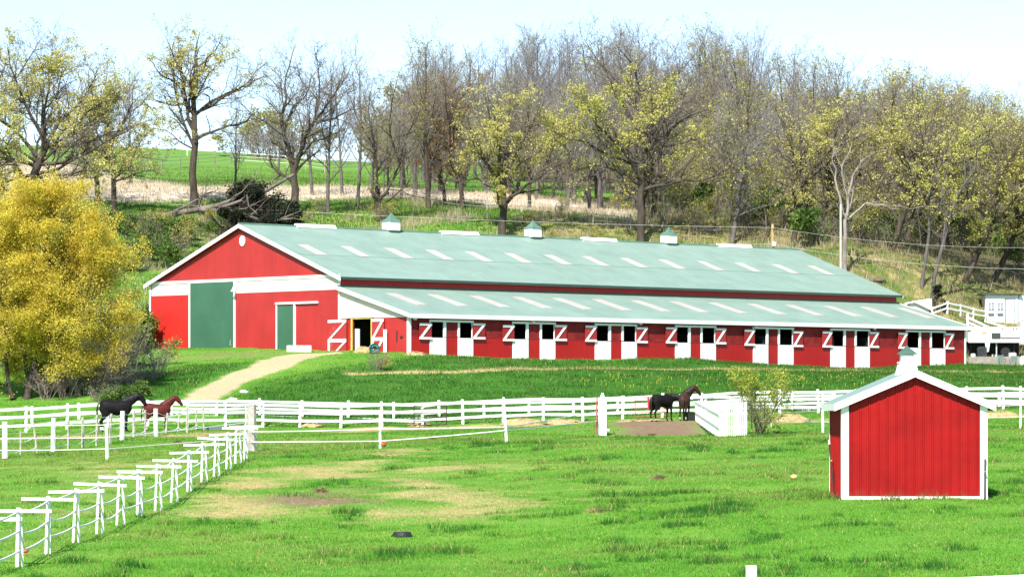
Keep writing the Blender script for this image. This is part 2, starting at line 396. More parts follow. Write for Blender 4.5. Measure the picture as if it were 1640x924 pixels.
def masks(x, y):
    wx = 3.0*(value_noise(x, y, 5, 81)-.5)+1.2*(value_noise(x, y, 1.4, 83)-.5); wy = 7.0*(value_noise(x, y, 6, 85)-.5)+3*(value_noise(x, y, 1.8, 87)-.5); x0_, y0_ = x, y
    s = np.zeros(x.shape); dirt = np.zeros(x.shape); hay = np.zeros(x.shape); lush = np.zeros(x.shape)
    for p in SAND: s = np.maximum(s, poly_mask(x+.3*wx, y+.3*wy, p, .9))
    dirt = np.maximum(dirt, poly_mask(x+.5*wx, y+.4*wy, DIRT_Y, 2.0)); dirt = np.maximum(dirt, .46*poly_mask(x+wx, y+.6*wy, DIRT_G, 2.5))
    for p, a in zip(DIRT_F, (.95, .7, .5)): dirt = np.maximum(dirt, a*poly_mask(x+wx, y+wy, p, 3.0))
    for p in HAYS: hay = np.maximum(hay, .82*poly_mask(x+wx, y+wy, p, 3.5)*(.50+.85*value_noise(x, y, 2.5, 89)))
    for l in (FENCE_HAY, FENCE_HAY2, FENCE_HAY3):
        m = line_mask(x, y, l, 1.5, 1.2); hay = np.maximum(hay, .7*m); dirt = np.maximum(dirt, .62*line_mask(x, y, [(p[0], p[1]-1.3) for p in l], 1.2, 1.5))
    hay = np.maximum(hay, .85*line_mask(x, y, TERR, .55, .5))
    hay = np.maximum(hay, .42*poly_mask(x, y, FIELD_DRY, 3))
    lush = np.maximum(poly_mask(x, y, LUSH, 1.5), poly_mask(x, y, LUSH2, 1.5))
    mead = poly_mask(x, y, MEADOW, 4.0)
    lit = poly_mask(x, y, LITTER, 6.0)
    # rough bank of mixed dry grass right behind the barn
    rough = np.clip((y-238-.62*x)/8, 0, 1)*(1-mead)*np.clip((355-y)/25, 0, 1)
    rough = rough*np.clip((x+10)/18, .35, 1)
    return s, dirt, hay, lush, mead, lit, rough
def make_ground():
    xs, ys = np.meshgrid(GX, GY); zs = GZ.copy()
    # outer skirt reaches far past the crest so the sheet ends out of sight
    X = np.concatenate([[-2500], GX, [2500]]); Y = np.concatenate([[-300, 0], GY, [620, 1200, 3000]])
    xx, yy = np.meshgrid(X, Y); zz = np.zeros(xx.shape)
    zz[2:-3, 1:-1] = zs; zz[1, 1:-1] = zs[0]-.2; zz[0, 1:-1] = zs[0]-1
    for k, dz in ((-3, -6), (-2, -30), (-1, -80)): zz[k, 1:-1] = zs[-1]+dz
    zz[:, 0] = zz[:, 1]; zz[:, -1] = zz[:, -2]
    H, W_ = xx.shape
    v = np.stack([xx, yy, zz], -1).reshape(-1, 3)
    idx = np.arange(H*W_).reshape(H, W_)
    f = np.stack([idx[:-1, :-1], idx[:-1, 1:], idx[1:, 1:], idx[1:, :-1]], -1).reshape(-1, 4)
    me = bpy.data.meshes.new('ground')
    me.vertices.add(len(v)); me.vertices.foreach_set('co', v.ravel())
    me.loops.add(f.size); me.loops.foreach_set('vertex_index', f.ravel().astype(np.int32))
    me.polygons.add(len(f)); me.polygons.foreach_set('loop_start', np.arange(0, f.size, 4, dtype=np.int32))
    me.polygons.foreach_set('use_smooth', np.ones(len(f), bool))
    me.update(calc_edges=True)
    s, d, h, l, me_, li, ro = masks(v[:, 0], v[:, 1])
    for nm, arr in (('sand', s), ('dirt', d), ('hay', h), ('lush', l), ('meadow', me_), ('litter', li), ('rough', ro), ('upland', np.clip((v[:, 1]-345)/25, 0, 1))):
        a = me.attributes.new(nm, 'FLOAT', 'POINT'); a.data.foreach_set('value', arr.astype(np.float32))
    m, nt, b = new_mat('pasture and hillside'); vv = coords(nt)
    def attr(n):
        a = nt.nodes.new('ShaderNodeAttribute'); a.attribute_name = n; return a.outputs['Fac']
    n_big = noise(nt, .09, 4, .6, vv); n_mid = noise(nt, .55, 5, .7, vv); n_fine = noise(nt, 5.0, 5, .75, vv); n_x = noise(nt, 18, 3, .7, vv)
    def sharp(mask, amp=.55, k=4.0):
        q = mth(nt, 'ADD', mask, mth(nt, 'MULTIPLY', mth(nt, 'SUBTRACT', mth(nt, 'ADD', mth(nt, 'MULTIPLY', n_mid, .5), mth(nt, 'MULTIPLY', n_fine, .5)), .5), amp*2.2))
        return mth(nt, 'MULTIPLY', mth(nt, 'SUBTRACT', q, .5-.5/k), k, True)
    g = ramp(nt, mth(nt, 'ADD', mth(nt, 'MULTIPLY', n_mid, .6), mth(nt, 'MULTIPLY', n_big, .4)),
             [(.36, (.08, .25, .024)), (.5, (.13, .32, .033)), (.63, (.21, .36, .055))])
    g = mix(nt, mth(nt, 'MULTIPLY', n_fine, .55), g, (.06, .135, .018))
    lushc = ramp(nt, mth(nt, 'ADD', mth(nt, 'MULTIPLY', n_mid, .55), mth(nt, 'MULTIPLY', n_fine, .45)), [(.36, (.028, .10, .014)), (.52, (.048, .155, .018)), (.68, (.09, .20, .026))])
    g = mix(nt, attr('lush'), g, lushc)
    g = mix(nt, mth(nt, 'MULTIPLY', attr('upland'), .9), g, (.13, .25, .048))
    roughc = ramp(nt, mth(nt, 'ADD', mth(nt, 'MULTIPLY', n_mid, .6), mth(nt, 'MULTIPLY', n_big, .4)),
                  [(.40, (.065, .13, .025)), (.49, (.15, .16, .05)), (.58, (.32, .26, .12))])
    g = mix(nt, attr('rough'), g, roughc)
    meadc = ramp(nt, n_mid, [(.35, (.54, .45, .35)), (.6, (.70, .61, .50))])
    g = mix(nt, sharp(attr('meadow'), .25, 3), g, meadc)
    litc = ramp(nt, n_mid, [(.35, (.085, .07, .045)), (.5, (.14, .12, .075)), (.66, (.08, .11, .03))])
    g = mix(nt, sharp(attr('litter'), .35, 2), g, litc)
    hayc = ramp(nt, n_fine, [(.3, (.28, .20, .08)), (.5, (.42, .33, .15)), (.7, (.54, .45, .24))])
    g = mix(nt, mth(nt, 'MULTIPLY', sharp(attr('hay'), .62, 3.5), .92), g, hayc)
    dirtc = ramp(nt, n_fine, [(.3, (.11, .075, .05)), (.5, (.21, .145, .09)), (.7, (.31, .225, .14))])
    g = mix(nt, sharp(attr('dirt'), .6, 4), g, dirtc)
    sandc = ramp(nt, n_fine, [(.3, (.34, .265, .155)), (.5, (.46, .37, .22)), (.7, (.54, .445, .275))])
    g = mix(nt, sharp(attr('sand'), .22, 5), g, sandc)
    lk(nt, g, b.inputs['Base Color']); spec(b, .95, .08)
    bump(nt, b, mth(nt, 'ADD', n_fine, mth(nt, 'MULTIPLY', n_x, .5)), .55, .10)
    me.materials.append(m)
    o = bpy.data.objects.new('ground', me); C.objects.link(o); o['kind'] = 'structure'
make_ground()

# ---------------------------------------------------------------- grass that stands up
def blades(name, x, y, hgt, wid, lean, tint, label, rng):
    """one mesh of single grass blades: a bent two-piece blade each"""
    n = len(x); z = zg(x, y)-.01; a = rng.uniform(0, 2*np.pi, n); b = rng.uniform(0, 2*np.pi, n)
    dx, dy = np.cos(a)*wid/2, np.sin(a)*wid/2; lx, ly = np.cos(b)*lean*hgt, np.sin(b)*lean*hgt
    v = np.empty((n, 3, 3))
    v[:, 0] = np.stack([x-dx, y-dy, z], -1); v[:, 1] = np.stack([x+dx, y+dy, z], -1)
    v[:, 2] = np.stack([x+lx, y+ly, z+hgt], -1)
    me = bpy.data.meshes.new(name); me.vertices.add(n*3); me.vertices.foreach_set('co', v.ravel())
    me.loops.add(n*3); me.loops.foreach_set('vertex_index', np.arange(n*3, dtype=np.int32))
    me.polygons.add(n); me.polygons.foreach_set('loop_start', np.arange(0, n*3, 3, dtype=np.int32))
    me.update(calc_edges=True)
    col = np.ones((n, 3, 4), np.float32); col[:, :, :3] = tint[:, None, :]; col[:, :2, :3] *= .8
    at_ = me.color_attributes.new('tint', 'FLOAT_COLOR', 'POINT'); at_.data.foreach_set('color', col.ravel())
    me.materials.append(M['blade'])
    o = bpy.data.objects.new(name, me); C.objects.link(o)
    return tag(o, label, 'grass', None, 'stuff')
def lerp(a, b, t): return np.asarray(a)[None]*(1-t[:, None])+np.asarray(b)[None]*t[:, None]
rng = np.random.default_rng(7)
def in_view(n, y0, y1, pw=1.0, margin=1.0):
    """random places inside the wedge of ground the photo looks at, widened to both sides"""
    D = y0+(y1-y0)*rng.random(n)**pw; x = (rng.random(n)*2-1)*(.178*D+margin+4); return x, D
# pasture
n = 1050000
x, y = in_view(n, 52, 150, 1.15)
s, d, h, l, me_, li, ro = masks(x, y)
cl = value_noise(x, y, 1.3, 3)*.55+value_noise(x, y, .45, 5)*.45; big = value_noise(x, y, 9, 9)
hn = h+.55*(value_noise(x, y, 1.0, 21)-.5)+.3*(value_noise(x, y, .3, 23)-.5)
dn = d+.6*(value_noise(x, y, 1.1, 31)-.5)
keep = rng.random(n) < np.clip(1.1-1.4*np.clip(dn-.25, 0, 1)-1.0*np.clip(hn-.25, 0, 1), .05, 1)*(s < .3)*np.clip(.35+cl*1.1, 0, 1)
tuft = np.clip((cl-.66)*7, 0, 1)*np.clip((.42-hn)*5, 0, 1)
hgt = (.035+.05*rng.random(n))*(.75+.5*cl)+tuft*(.05+.13*rng.random(n))
lowleft = (hn > .25)
hgt[lowleft] *= .7
t = np.clip(.30*rng.random(n)+.9*(cl-.3)+.35*(big-.5), 0, 1)
tint = lerp((.17, .395, .04), (.062, .235, .022), t)
tint = tint*(1-tuft[:, None])+np.array((.045, .165, .025))[None]*tuft[:, None]
ol = np.clip((value_noise(x, y, 7, 71)*.5+value_noise(x, y, 2.2, 73)*.5+np.clip((y-88)/60, 0, .22)+np.where(x < -8, .10, 0)-.56)*4, 0, 1)*.7
tint = tint*(1-ol[:, None])+lerp((.28, .37, .07), (.15, .28, .04), rng.random(n))*ol[:, None]
hgt = hgt*(1-.3*ol)
dry = np.clip((hn-.26)*5, 0, 1)*(rng.random(n) < .95)
dry = np.maximum(dry, (rng.random(n) < .035+.20*ol).astype(float))
tint = tint*(1-dry[:, None])+lerp((.62, .50, .24), (.42, .36, .12), rng.random(n))*dry[:, None]
tint *= (.75+.5*rng.random(n))[:, None]
wid = (.012+.008*rng.random(n))*(.6+y/110)
k = keep
blades('pasture_grass', x[k], y[k], hgt[k], wid[k], .25+.5*rng.random(k.sum()), tint[k], 'short bright green grass of the foreground pasture with dry straw showing through', rng)
# far field and the green bank below the barn
n = 420000
x, y = in_view(n, 148, 258, 1.0, 3)
s, d, h, l, me_, li, ro = masks(x, y)
lx, ly = (x+11.66), (y-219)
bx, by = lx*.729+ly*.6845, -lx*.6845+ly*.729
inb = (bx > -.1) & (bx < 58.4) & (by > -7.1)
cl = value_noise(x, y, 1.6, 43)*.6+value_noise(x, y, .5, 45)*.4; yel = value_noise(x, y, 4, 47)
bare = np.maximum(s, np.clip(d*1.3, 0, 1))
hay_ = np.clip(h*1.2+.5*(value_noise(x, y, 1, 49)-.5), 0, 1)
keep = (~inb) & (rng.random(n) < np.clip(1-1.5*bare, 0, 1)) & (rng.random(n) < np.clip(.3+cl*1.2, 0, 1)) & (y < 250+x*.3)
hgt = np.where(l > .5, .10+.12*rng.random(n), .05+.06*rng.random(n))*(.6+.8*cl)
t = np.clip(cl+.3*(rng.random(n)-.5), 0, 1)
tint = np.where((l > .5)[:, None], lerp((.075, .215, .022), (.03, .11, .014), t), lerp((.20, .38, .05), (.08, .24, .03), t))
dry = hay_*(rng.random(n) < .8); dry = np.maximum(dry, ((rng.random(n) < .05) & (yel > .5)).astype(float))
tint = tint*(1-dry[:, None])+lerp((.62, .50, .24), (.40, .34, .12), rng.random(n))*dry[:, None]
tint *= (.75+.5*rng.random(n))[:, None]
k = keep
blades('bank_grass', x[k], y[k], hgt[k], (.03+.03*rng.random(n))[k], .2+.5*rng.random(k.sum()), tint[k], 'darker green grass of the bank that rises from the white fence to the barn', rng)
# hillside: tall dry stems and green clumps
n = 420000
x, y = in_view(n, 236, 400, 1.0, 4)
s, d, h, l, me_, li, ro = masks(x, y)
lx, ly = (x+11.66), (y-219); bx, by = lx*.729+ly*.6845, -lx*.6845+ly*.729
inb = (bx > -2) & (bx < 60) & (by < 22.5)
cl = value_noise(x, y, 3.0, 63)*.6+value_noise(x, y, 1.0, 65)*.4
tan = np.clip((cl+.9*me_+.25*(ro-.5)-.52)*5, 0, 1)
low = (me_ < .4) & (ro < .35)
keep = (~inb) & (rng.random(n) < np.clip(.35+cl, 0, 1)) & (rng.random(n) < np.where(y > 345, np.where(me_ > .5, .9, .35), 1)) & (rng.random(n) > .72*li)
hgt = (.15+.25*rng.random(n))+tan*(.25+.55*rng.random(n))*(rng.random(n) < .6)
hgt = np.where(low, hgt*.55, hgt); hgt = np.where(me_ > .4, hgt*.45, hgt)
tint = lerp((.05, .13, .022), (.13, .23, .035), rng.random(n))
tan = np.where(low, tan*.25, tan)
tint = tint*(1-tan[:, None])+lerp((.64, .55, .40), (.34, .27, .13), rng.random(n)*np.where(me_ > .5, .35, 1))*tan[:, None]
far = np.clip((y-345)/25, 0, 1)*(me_ < .4)
tint = tint*(1-far[:, None])+lerp((.11, .21, .04), (.16, .27, .055), rng.random(n))*far[:, None]
tint = tint*(1-.75*li[:, None])+lerp((.20, .17, .10), (.08, .11, .03), rng.random(n))*(.75*li[:, None])
k = keep
blades('hillside_grass', x[k], y[k], hgt[k], (.04+.05*rng.random(n))[k], .15+.5*rng.random(k.sum()), tint[k], 'tall dry and green grass growing on the hillside behind the barn', rng)
# ---------------------------------------------------------------- the barn
BA = math.atan2(.6845, .729); BO = Vector((-11.66, 219.0, 2.9)); ca, sa = math.cos(BA), math.sin(BA)
LB, WB, LT = 58.3, 21.4, 7.06          # length, width, depth of the lean-to
ZE, ZR, ZA, ZL = 8.17-2.9, 12.03-2.9, 7.42-2.9, 5.45-2.9     # main eave, ridge, lean-to top, lean-to eave
def tx(p):                              # photograph column -> distance along the lean-to front
    u = (p-CX)/F; return (u*(BO.y-LT*ca)-(BO.x+LT*sa))/(ca-sa*u)
def ty(p):                              # column -> distance along the left gable wall (backwards)
    u = (p-CX)/F; return (BO.x-u*BO.y)/(sa+ca*u)
def tl(p):                              # column -> distance along the left end of the lean-to (forwards)
    return -ty(p)
def zb(py, D): return (HOR-py)/F*D-2.9
barn = empty('barn', BO, BA, 'long red barn with mint green steel roof, three cupolas and a lean-to of stall doors', 'barn')
T = .12
# main walls
m = MB(); m.prism([(0,0,-1.2),(0,WB,-1.2),(0,WB,ZE),(0,WB/2,ZR),(0,0,ZE)], (T,0,0)); m.build('gable_wall', 'red_gable', barn)
m = MB(); m.prism([(LB,0,-1.2),(LB,WB,-1.2),(LB,WB,ZE),(LB,WB/2,ZR),(LB,0,ZE)], (-T,0,0)); m.build('gable_wall', 'red_gable', barn)
m = MB(); m.box(T+.004,LB-T-.004,.002,T,-1.2,ZE-.03); m.build('long_wall', 'red_side', barn)
m = MB(); m.box(T+.004,LB-T-.004,WB-T,WB-.002,-1.2,ZE-.03); m.build('long_wall', 'red_side', barn)
# roofs: main (two slopes) and lean-to
def slab(y0, z0, y1, z1, x0, x1, th=.07):
    d = Vector((0, y1-y0, z1-z0)).normalized(); n_ = Vector((0, -d.z, d.y)); n_ = n_ if n_.z > 0 else -n_
    a, b = Vector((x0,y0,z0)), Vector((x0,y1,z1))
    m.prism([a, b, b+n_*th, a+n_*th], (x1-x0,0,0))
pit = (ZR-ZE)/(WB/2)
m = MB(); o_ = .38
slab(-o_, ZE-o_*pit+.02, WB/2, ZR+.02, -.32, LB+.32); slab(WB+o_, ZE-o_*pit+.02, WB/2, ZR+.02, -.32, LB+.32)
roof = m.build('roof', 'roof', barn)
m = MB(); m.tube([(-.33,WB/2,ZR+.085),(LB+.33,WB/2,ZR+.085)], .10, 6); m.build('ridge_cap', 'cap_light', roof)
pl = (ZA-ZL)/(LT+.35)
m = MB(); slab(-LT-.30, ZL-.03, -.003, ZA-.02, -.30, LB+.30); lroof = m.build('lean_to_roof', 'roof', barn)
m = MB(); s1 = .605; slab(WB/2*(1-s1)-.02, ZR-(WB/2)*s1*pit+.015, WB/2*(1-s1)+.02, ZR-(WB/2)*s1*pit+.033, -.3, LB+.3, .076); m.build('lap_seam', 'cap_light', roof)
# translucent panels: they follow the ribs, 6 mm proud of the steel
for i, p in enumerate([476,545,615,680,743,806,870,931,992,1053,1115,1175,1235,1292]):
    m = MB(); s0, s1 = .395, .60
    u = (p-CX)/F; y_ = WB/2*(1-s0); X_ = BO.x-y_*sa; Y_ = BO.y+y_*ca; x0 = (u*Y_-X_)/(ca-sa*u)
    z0 = ZR-(WB/2)*s0*pit; z1 = ZR-(WB/2)*s1*pit
    slab(WB/2*(1-s1), z1+.02, WB/2*(1-s0), z0+.02, x0, x0+.92, .085); m.build('skylight', 'skylight', roof)
for p in [617,684,751,820,884,947,1010,1072,1134,1196,1257,1318,1377,1436]:
    m = MB(); s0, s1 = .22, .66; y_ = -(LT+.3)*s0
    u = (p-CX)/F; X_ = BO.x-y_*sa; Y_ = BO.y+y_*ca; x0 = (u*Y_-X_)/(ca-sa*u)
    slab(-(LT+.3)*s1, ZA-.02-(LT+.3)*s1*pl, -(LT+.3)*s0, ZA-.02-(LT+.3)*s0*pl, x0, x0+.95, .085); m.build('skylight', 'skylight', lroof)
# roof trim
m = MB()
for xx in (-.36, LB+.32):
    for yy in (-o_-.02, WB+o_+.02):
        a = Vector((xx+.02, yy, ZE-(o_+.02)*pit-.02)); b = Vector((xx+.02, WB/2, ZR-.02)); m.prism([a-Vector((0,0,.17)), b-Vector((0,0,.17)), b+Vector((0,0,.10)), a+Vector((0,0,.10))], (.04,0,0))
build_each(m, 'rake_trim', 'white', barn)
m = MB(); m.box(-.31, LB+.31, -o_-.025, -o_+.002, ZE-o_*pit-.10, ZE-o_*pit+.07); m.build('eave_trim', 'flash', barn)
m = MB(); m.box(-.29, LB+.29, -LT-.335, -LT-.303, ZL-.24, ZL+.045); m.build('fascia', 'white', barn)
m = MB()
for xx in (-.335, LB+.302):
    a = Vector((xx, -LT-.38, ZL-.04)); b = Vector((xx, 0, ZA-.02)); m.prism([a-Vector((0,0,.16)), b-Vector((0,0,.16)), b+Vector((0,0,.10)), a+Vector((0,0,.10))], (.035,0,0))
build_each(m, 'rake_trim', 'white', barn)
m = MB(); m.box(-.30, LB+.28, -.05, -.002, ZA+.04, ZA+.15); m.build('flashing', 'cap', barn)
# white soffit boards weathered under the lean-to eave
m = MB(); m.box(.05, LB-.05, -LT-.302, -LT-.06, ZL-.235, ZL-.205); m.build('soffit', 'white_worn', barn)
# gable face: cream band, white trim, doors
zt = ZE; zc = 7.27-2.9
yA, yB, yC, yD = ty(541), ty(376), ty(304.5), ty(242)
m = MB(); m.box(-.02, -.002, .12, yB-.1, zc, zt-.06); m.box(-.02, -.002, yC+.15, yD-.1, zc+.02, zt-.06); build_each(m, 'cream_band', 'cream', barn)
m = MB(); m.box(-.07, -.002, -.02, WB+.05, zt-.06, zt+.14); m.build('band_trim', 'white', barn)
m = MB()
for y0 in (-.03, yB-.1, yC-.08, WB-.14): m.box(-.075, -.0025, y0, y0+.17, -1.2, zt-.062)
build_each(m, 'corner_trim', 'white', barn)
gd = MB().box(-.055, -.003, yB+.075, yC-.085, -1.1, zt-.065).build('sliding_door', 'green', barn)
m = MB(); m.tube([(-.06,yB+.35,.72),(-.13,yB+.35,.72),(-.13,yB+.35,1.05),(-.06,yB+.35,1.05)], .025, 5); m.build('door_handle', 'steel', gd)
MB().box(-.05, -.003, yC+.095, WB-.145, -1.1, zc+.015).build('sliding_door', 'red_flat', barn)
y0, y1 = ty(471), ty(445); zd = zb(489, 222)
sd = MB().box(-.06, -.003, y0, y1, -.9, zd).build('side_door', 'green', barn)
m = MB(); m.box(-.08, -.0035, y0-.2, y0-.003, -.9, zd+.1); m.box(-.08, -.0035, y1+.003, y1+.14, -.9, zd+.1); build_each(m, 'door_frame', 'white', sd)
m = MB(); m.box(-.14, -.004, ty(510), y1+.15, zd+.105, zd+.25); m.build('door_track', 'white', sd)
m = MB(); m.tube([(-.06,y1-.3,.35),(-.13,y1-.3,.35)], .04, 5); m.build('door_handle', 'steel', sd)
# round louvred vent near the peak
m = MB(); m.prism([(-.06, WB/2-.08+.30*math.cos(a), ZR-1.10+.37*math.sin(a)) for a in np.linspace(0, 2*math.pi, 17)[:-1]], (.057,0,0)); gv = m.build('gable_vent', 'white', barn)
m = MB()
for k in range(4): m.box(-.068, -.0605, WB/2-.3, WB/2+.14, ZR-1.31+k*.13, ZR-1.285+k*.13)
m.build('louvre', 'vinyl', gv)
m = MB(); m.tube([(-.05,yB-.28,zt-.55),(-.35,yB-.28,zt-.45),(-.4,yB-.28,zt-.62)], .04, 6); m.loft([((-.42,yB-.28,zt-.6),.03,.03,Vector((1,0,0)),Vector((0,1,0))),((-.42,yB-.28,zt-.78),.15,.15,Vector((1,0,0)),Vector((0,1,0)))],8); m.build('yard_light', 'white', barn)
# ridge vents and cupolas
for a, b in ((474,535),(706,764),(932,985),(1150,1201)):
    def tr(p):
        u = (p-CX)/F; X_ = BO.x-WB/2*sa; Y_ = BO.y+WB/2*ca; return (u*Y_-X_)/(ca-sa*u)
    m = MB(); m.prism([(tr(a),WB/2-.3,ZR+.03),(tr(a),WB/2+.3,ZR+.03),(tr(a),WB/2+.16,ZR+.30),(tr(a),WB/2-.16,ZR+.30)], (tr(b)-tr(a),0,0)); m.build('ridge_vent', 'white', roof)
def cupola(parent, x, y, z, hw, hb, hr, flare, base_mat):
    """white louvred box with a flared pyramid roof"""
    m = MB(); m.box(x-hw*.8, x+hw*.8, y-hw*1.0, y+hw*1.0, z-.5, z+.06); cb = m.build('cupola', base_mat, parent)
    m = MB(); m.box(x-hw, x+hw, y-hw, y+hw, z+.063, z+hb)
    m.build('cupola_box', 'white', cb)
    m = MB()
    for k in range(5):
        zz = z+.14+k*(hb-.2)/5
        m.box(x-hw-.018, x-hw-.002, y-hw*.8, y+hw*.8, zz, zz+.03); m.box(x-hw*.8, x+hw*.8, y-hw-.018, y-hw-.002, zz, zz+.03)
    m.build('louvre', 'vinyl', cb)
    secs = [(hw*flare, 0), (hw*flare*.98, .04), (hw*.55, hr*.36), (hw*.25, hr*.68), (.02, hr)]
    vs, fs = [], []
    for q, h in secs:
        vs += [(x-q,y-q,z+hb+.002+h),(x+q,y-q,z+hb+.002+h),(x+q,y+q,z+hb+.002+h),(x-q,y+q,z+hb+.002+h)]
    for i in range(len(secs)-1):
        for k in range(4): fs.append((i*4+k, i*4+(k+1)%4, i*4+4+(k+1)%4, i*4+4+k))
    fs += [(3,2,1,0), tuple(len(secs)*4-4+k for k in range(4))]
    m = MB(); m.add(vs, fs); m.build('cupola_roof', 'cap_light', cb)
for p in (626.5, 853.5, 1071):
    cupola(roof, tr(p), WB/2, ZR+.05, .47, .72, .66, 1.13, 'flash')
# left end of the lean-to
s0, s1 = tl(565), tl(594.5); zdoor = zb(511, 217.5); zcr = 5.33-2.9
m = MB()
m.box(.002, T, -s0, -.004, -.8, zcr); m.box(.002, T, -LT+.004, -s1, -.8, zcr); m.box(.002, T, -s1+.002, -s0-.002, zdoor, zcr-.002); build_each(m, 'lean_to_wall', 'red_gable', barn)
m = MB(); m.prism([(.004,-.004,zcr+.002),(.004,-LT+.01,zcr+.002),(.004,-LT+.01,ZL+.35*pl-.05),(.004,-.004,ZA-.06)], (T-.01,0,0)); m.build('cream_gable', 'cream', barn)
m = MB(); m.box(-.03, -.002, -LT+.1, -.05, zcr-.05, zcr+.04); m.box(-.055, -.0025, -LT-.03, -LT+.16, -.9, ZL-.06); build_each(m, 'trim', 'white', barn)
dr = MB().box(-.05, .0, -s0-.0, -s0+.16, -.5, zdoor+.08); dr.box(-.05, .0, -s1-.12, -s1, -.5, zdoor+.08); dr.box(-.05, 0, -s1+.003, -s0-.003, zdoor, zdoor+.09)
bdoor = dr.build('door_frame', 'yellow_wood', barn)
m = MB(); m.box(-.10, -.055, -tl(600), -tl(556.5), zdoor+.10, zdoor+.30); m.build('door_header', 'white_worn', barn)
def dutch_door(ya, yb, z0, z1, worn):
    """open two-part plank door lying against the wall, white boards in two Zs"""
    d = MB().box(-.14, -.09, ya, yb, z0, z1).build('plank_door', worn, barn)
    m = MB(); h = (z1-z0); w_ = abs(yb-ya); zm = z0+h*.47
    for a, b in ((z1-.2, z1-.02), (zm-.12, zm+.1)): m.box(-.172, -.1405, ya, yb, a, b)
    m.box(-.172, -.1405, yb-.19, yb, z0, zm-.123)
    for za, zc_ in ((zm+.1, z1-.2), (z0+.05, zm-.13)):
        p = [Vector((-.18, yb-.06, za)), Vector((-.18, yb-.28, za)), Vector((-.18, ya+.04, zc_)), Vector((-.18, ya+.26, zc_))]
        m.prism(p, (.038,0,0))
    m.build('brace', 'white_worn', d); return d
dutch_door(-tl(557), -tl(528), -.35, zdoor, 'red_worn')
dutch_door(-tl(617), -tl(598), -.25, zdoor, 'red_worn')
MB().box(-.25, -.18, -tl(623), -tl(618.5), -.3, zdoor-.75).build('loose_board', 'white_worn', barn)
MB().box(-.05, .1, -tl(574.5), -tl(569.5), -.3, zdoor-.65).build('door_post', 'white_worn', barn)
m = MB(); m.tube([(-.03,-tl(636),1.5),(-.05,-tl(636),.75)], .035, 5); m.box(-.06,-.003,-tl(645),-tl(641.5),1.0,1.12); m.build('wall_tool', 'dark_post', barn)
m = MB(); m.box(LB-T, LB-.002, -LT+.004, -.004, -.8, ZL); m.prism([(LB-.004,-.004,ZL+.002),(LB-.004,-LT+.01,ZL+.002),(LB-.004,-LT+.01,ZL+.35*pl-.05),(LB-.004,-.004,ZA-.06)], (-T+.01,0,0)); build_each(m, 'lean_to_wall', 'red_gable', barn)
# interior floor and back boards of the stalls, so the open half doors look into a dark stall
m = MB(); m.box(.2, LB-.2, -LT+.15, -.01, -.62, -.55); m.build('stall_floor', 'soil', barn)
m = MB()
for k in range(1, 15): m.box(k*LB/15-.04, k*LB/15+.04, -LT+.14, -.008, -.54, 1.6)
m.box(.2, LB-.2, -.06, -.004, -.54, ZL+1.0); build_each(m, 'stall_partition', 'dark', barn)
# the stall front: red wall pieces between seven pairs of doors
pairs = [(688,714,733,757.5),(820.5,846,864.5,889),(952.5,978,995.5,1019.5),(1081,1105.5,1122,1146),(1205.8,1230,1246,1270.5),(1329.8,1354,1369,1392.5),(1450.5,1474.5,1489.5,1513.5)]
YF = -LT
def zfl(x): return .5*0+(-.10-.40*x/LB)      # door sills drop a little towards the right
segs = []; prev = .0
ivs = []
for a, b, c, d in pairs: ivs += [(tx(a), tx(b)), (tx(c), tx(d))]
m = MB(); up = MB(); lg = MB(); ZS = 1.12                             # seam height
edges = [0]+[e for iv in ivs for e in iv]+[LB]
for k in range(0, len(edges), 2):
    x0, x1 = edges[k]+(.003 if k else .004), edges[k+1]-.003
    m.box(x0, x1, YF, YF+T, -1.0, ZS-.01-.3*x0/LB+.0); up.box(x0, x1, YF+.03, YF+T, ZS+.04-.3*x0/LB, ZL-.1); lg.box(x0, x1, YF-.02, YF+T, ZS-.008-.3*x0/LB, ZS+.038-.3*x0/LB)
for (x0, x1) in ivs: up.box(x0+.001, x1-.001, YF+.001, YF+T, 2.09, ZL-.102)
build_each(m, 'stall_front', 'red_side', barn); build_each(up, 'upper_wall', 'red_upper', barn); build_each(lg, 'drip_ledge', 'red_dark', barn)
m = MB(); m.box(-.02, .16, YF-.045, YF-.0075, -1.0, ZL-.21); m.box(LB-.16, LB+.02, YF-.045, YF-.0075, -1.0, ZL-.21); build_each(m, 'corner_trim', 'white', barn)
rs = random.Random(4)
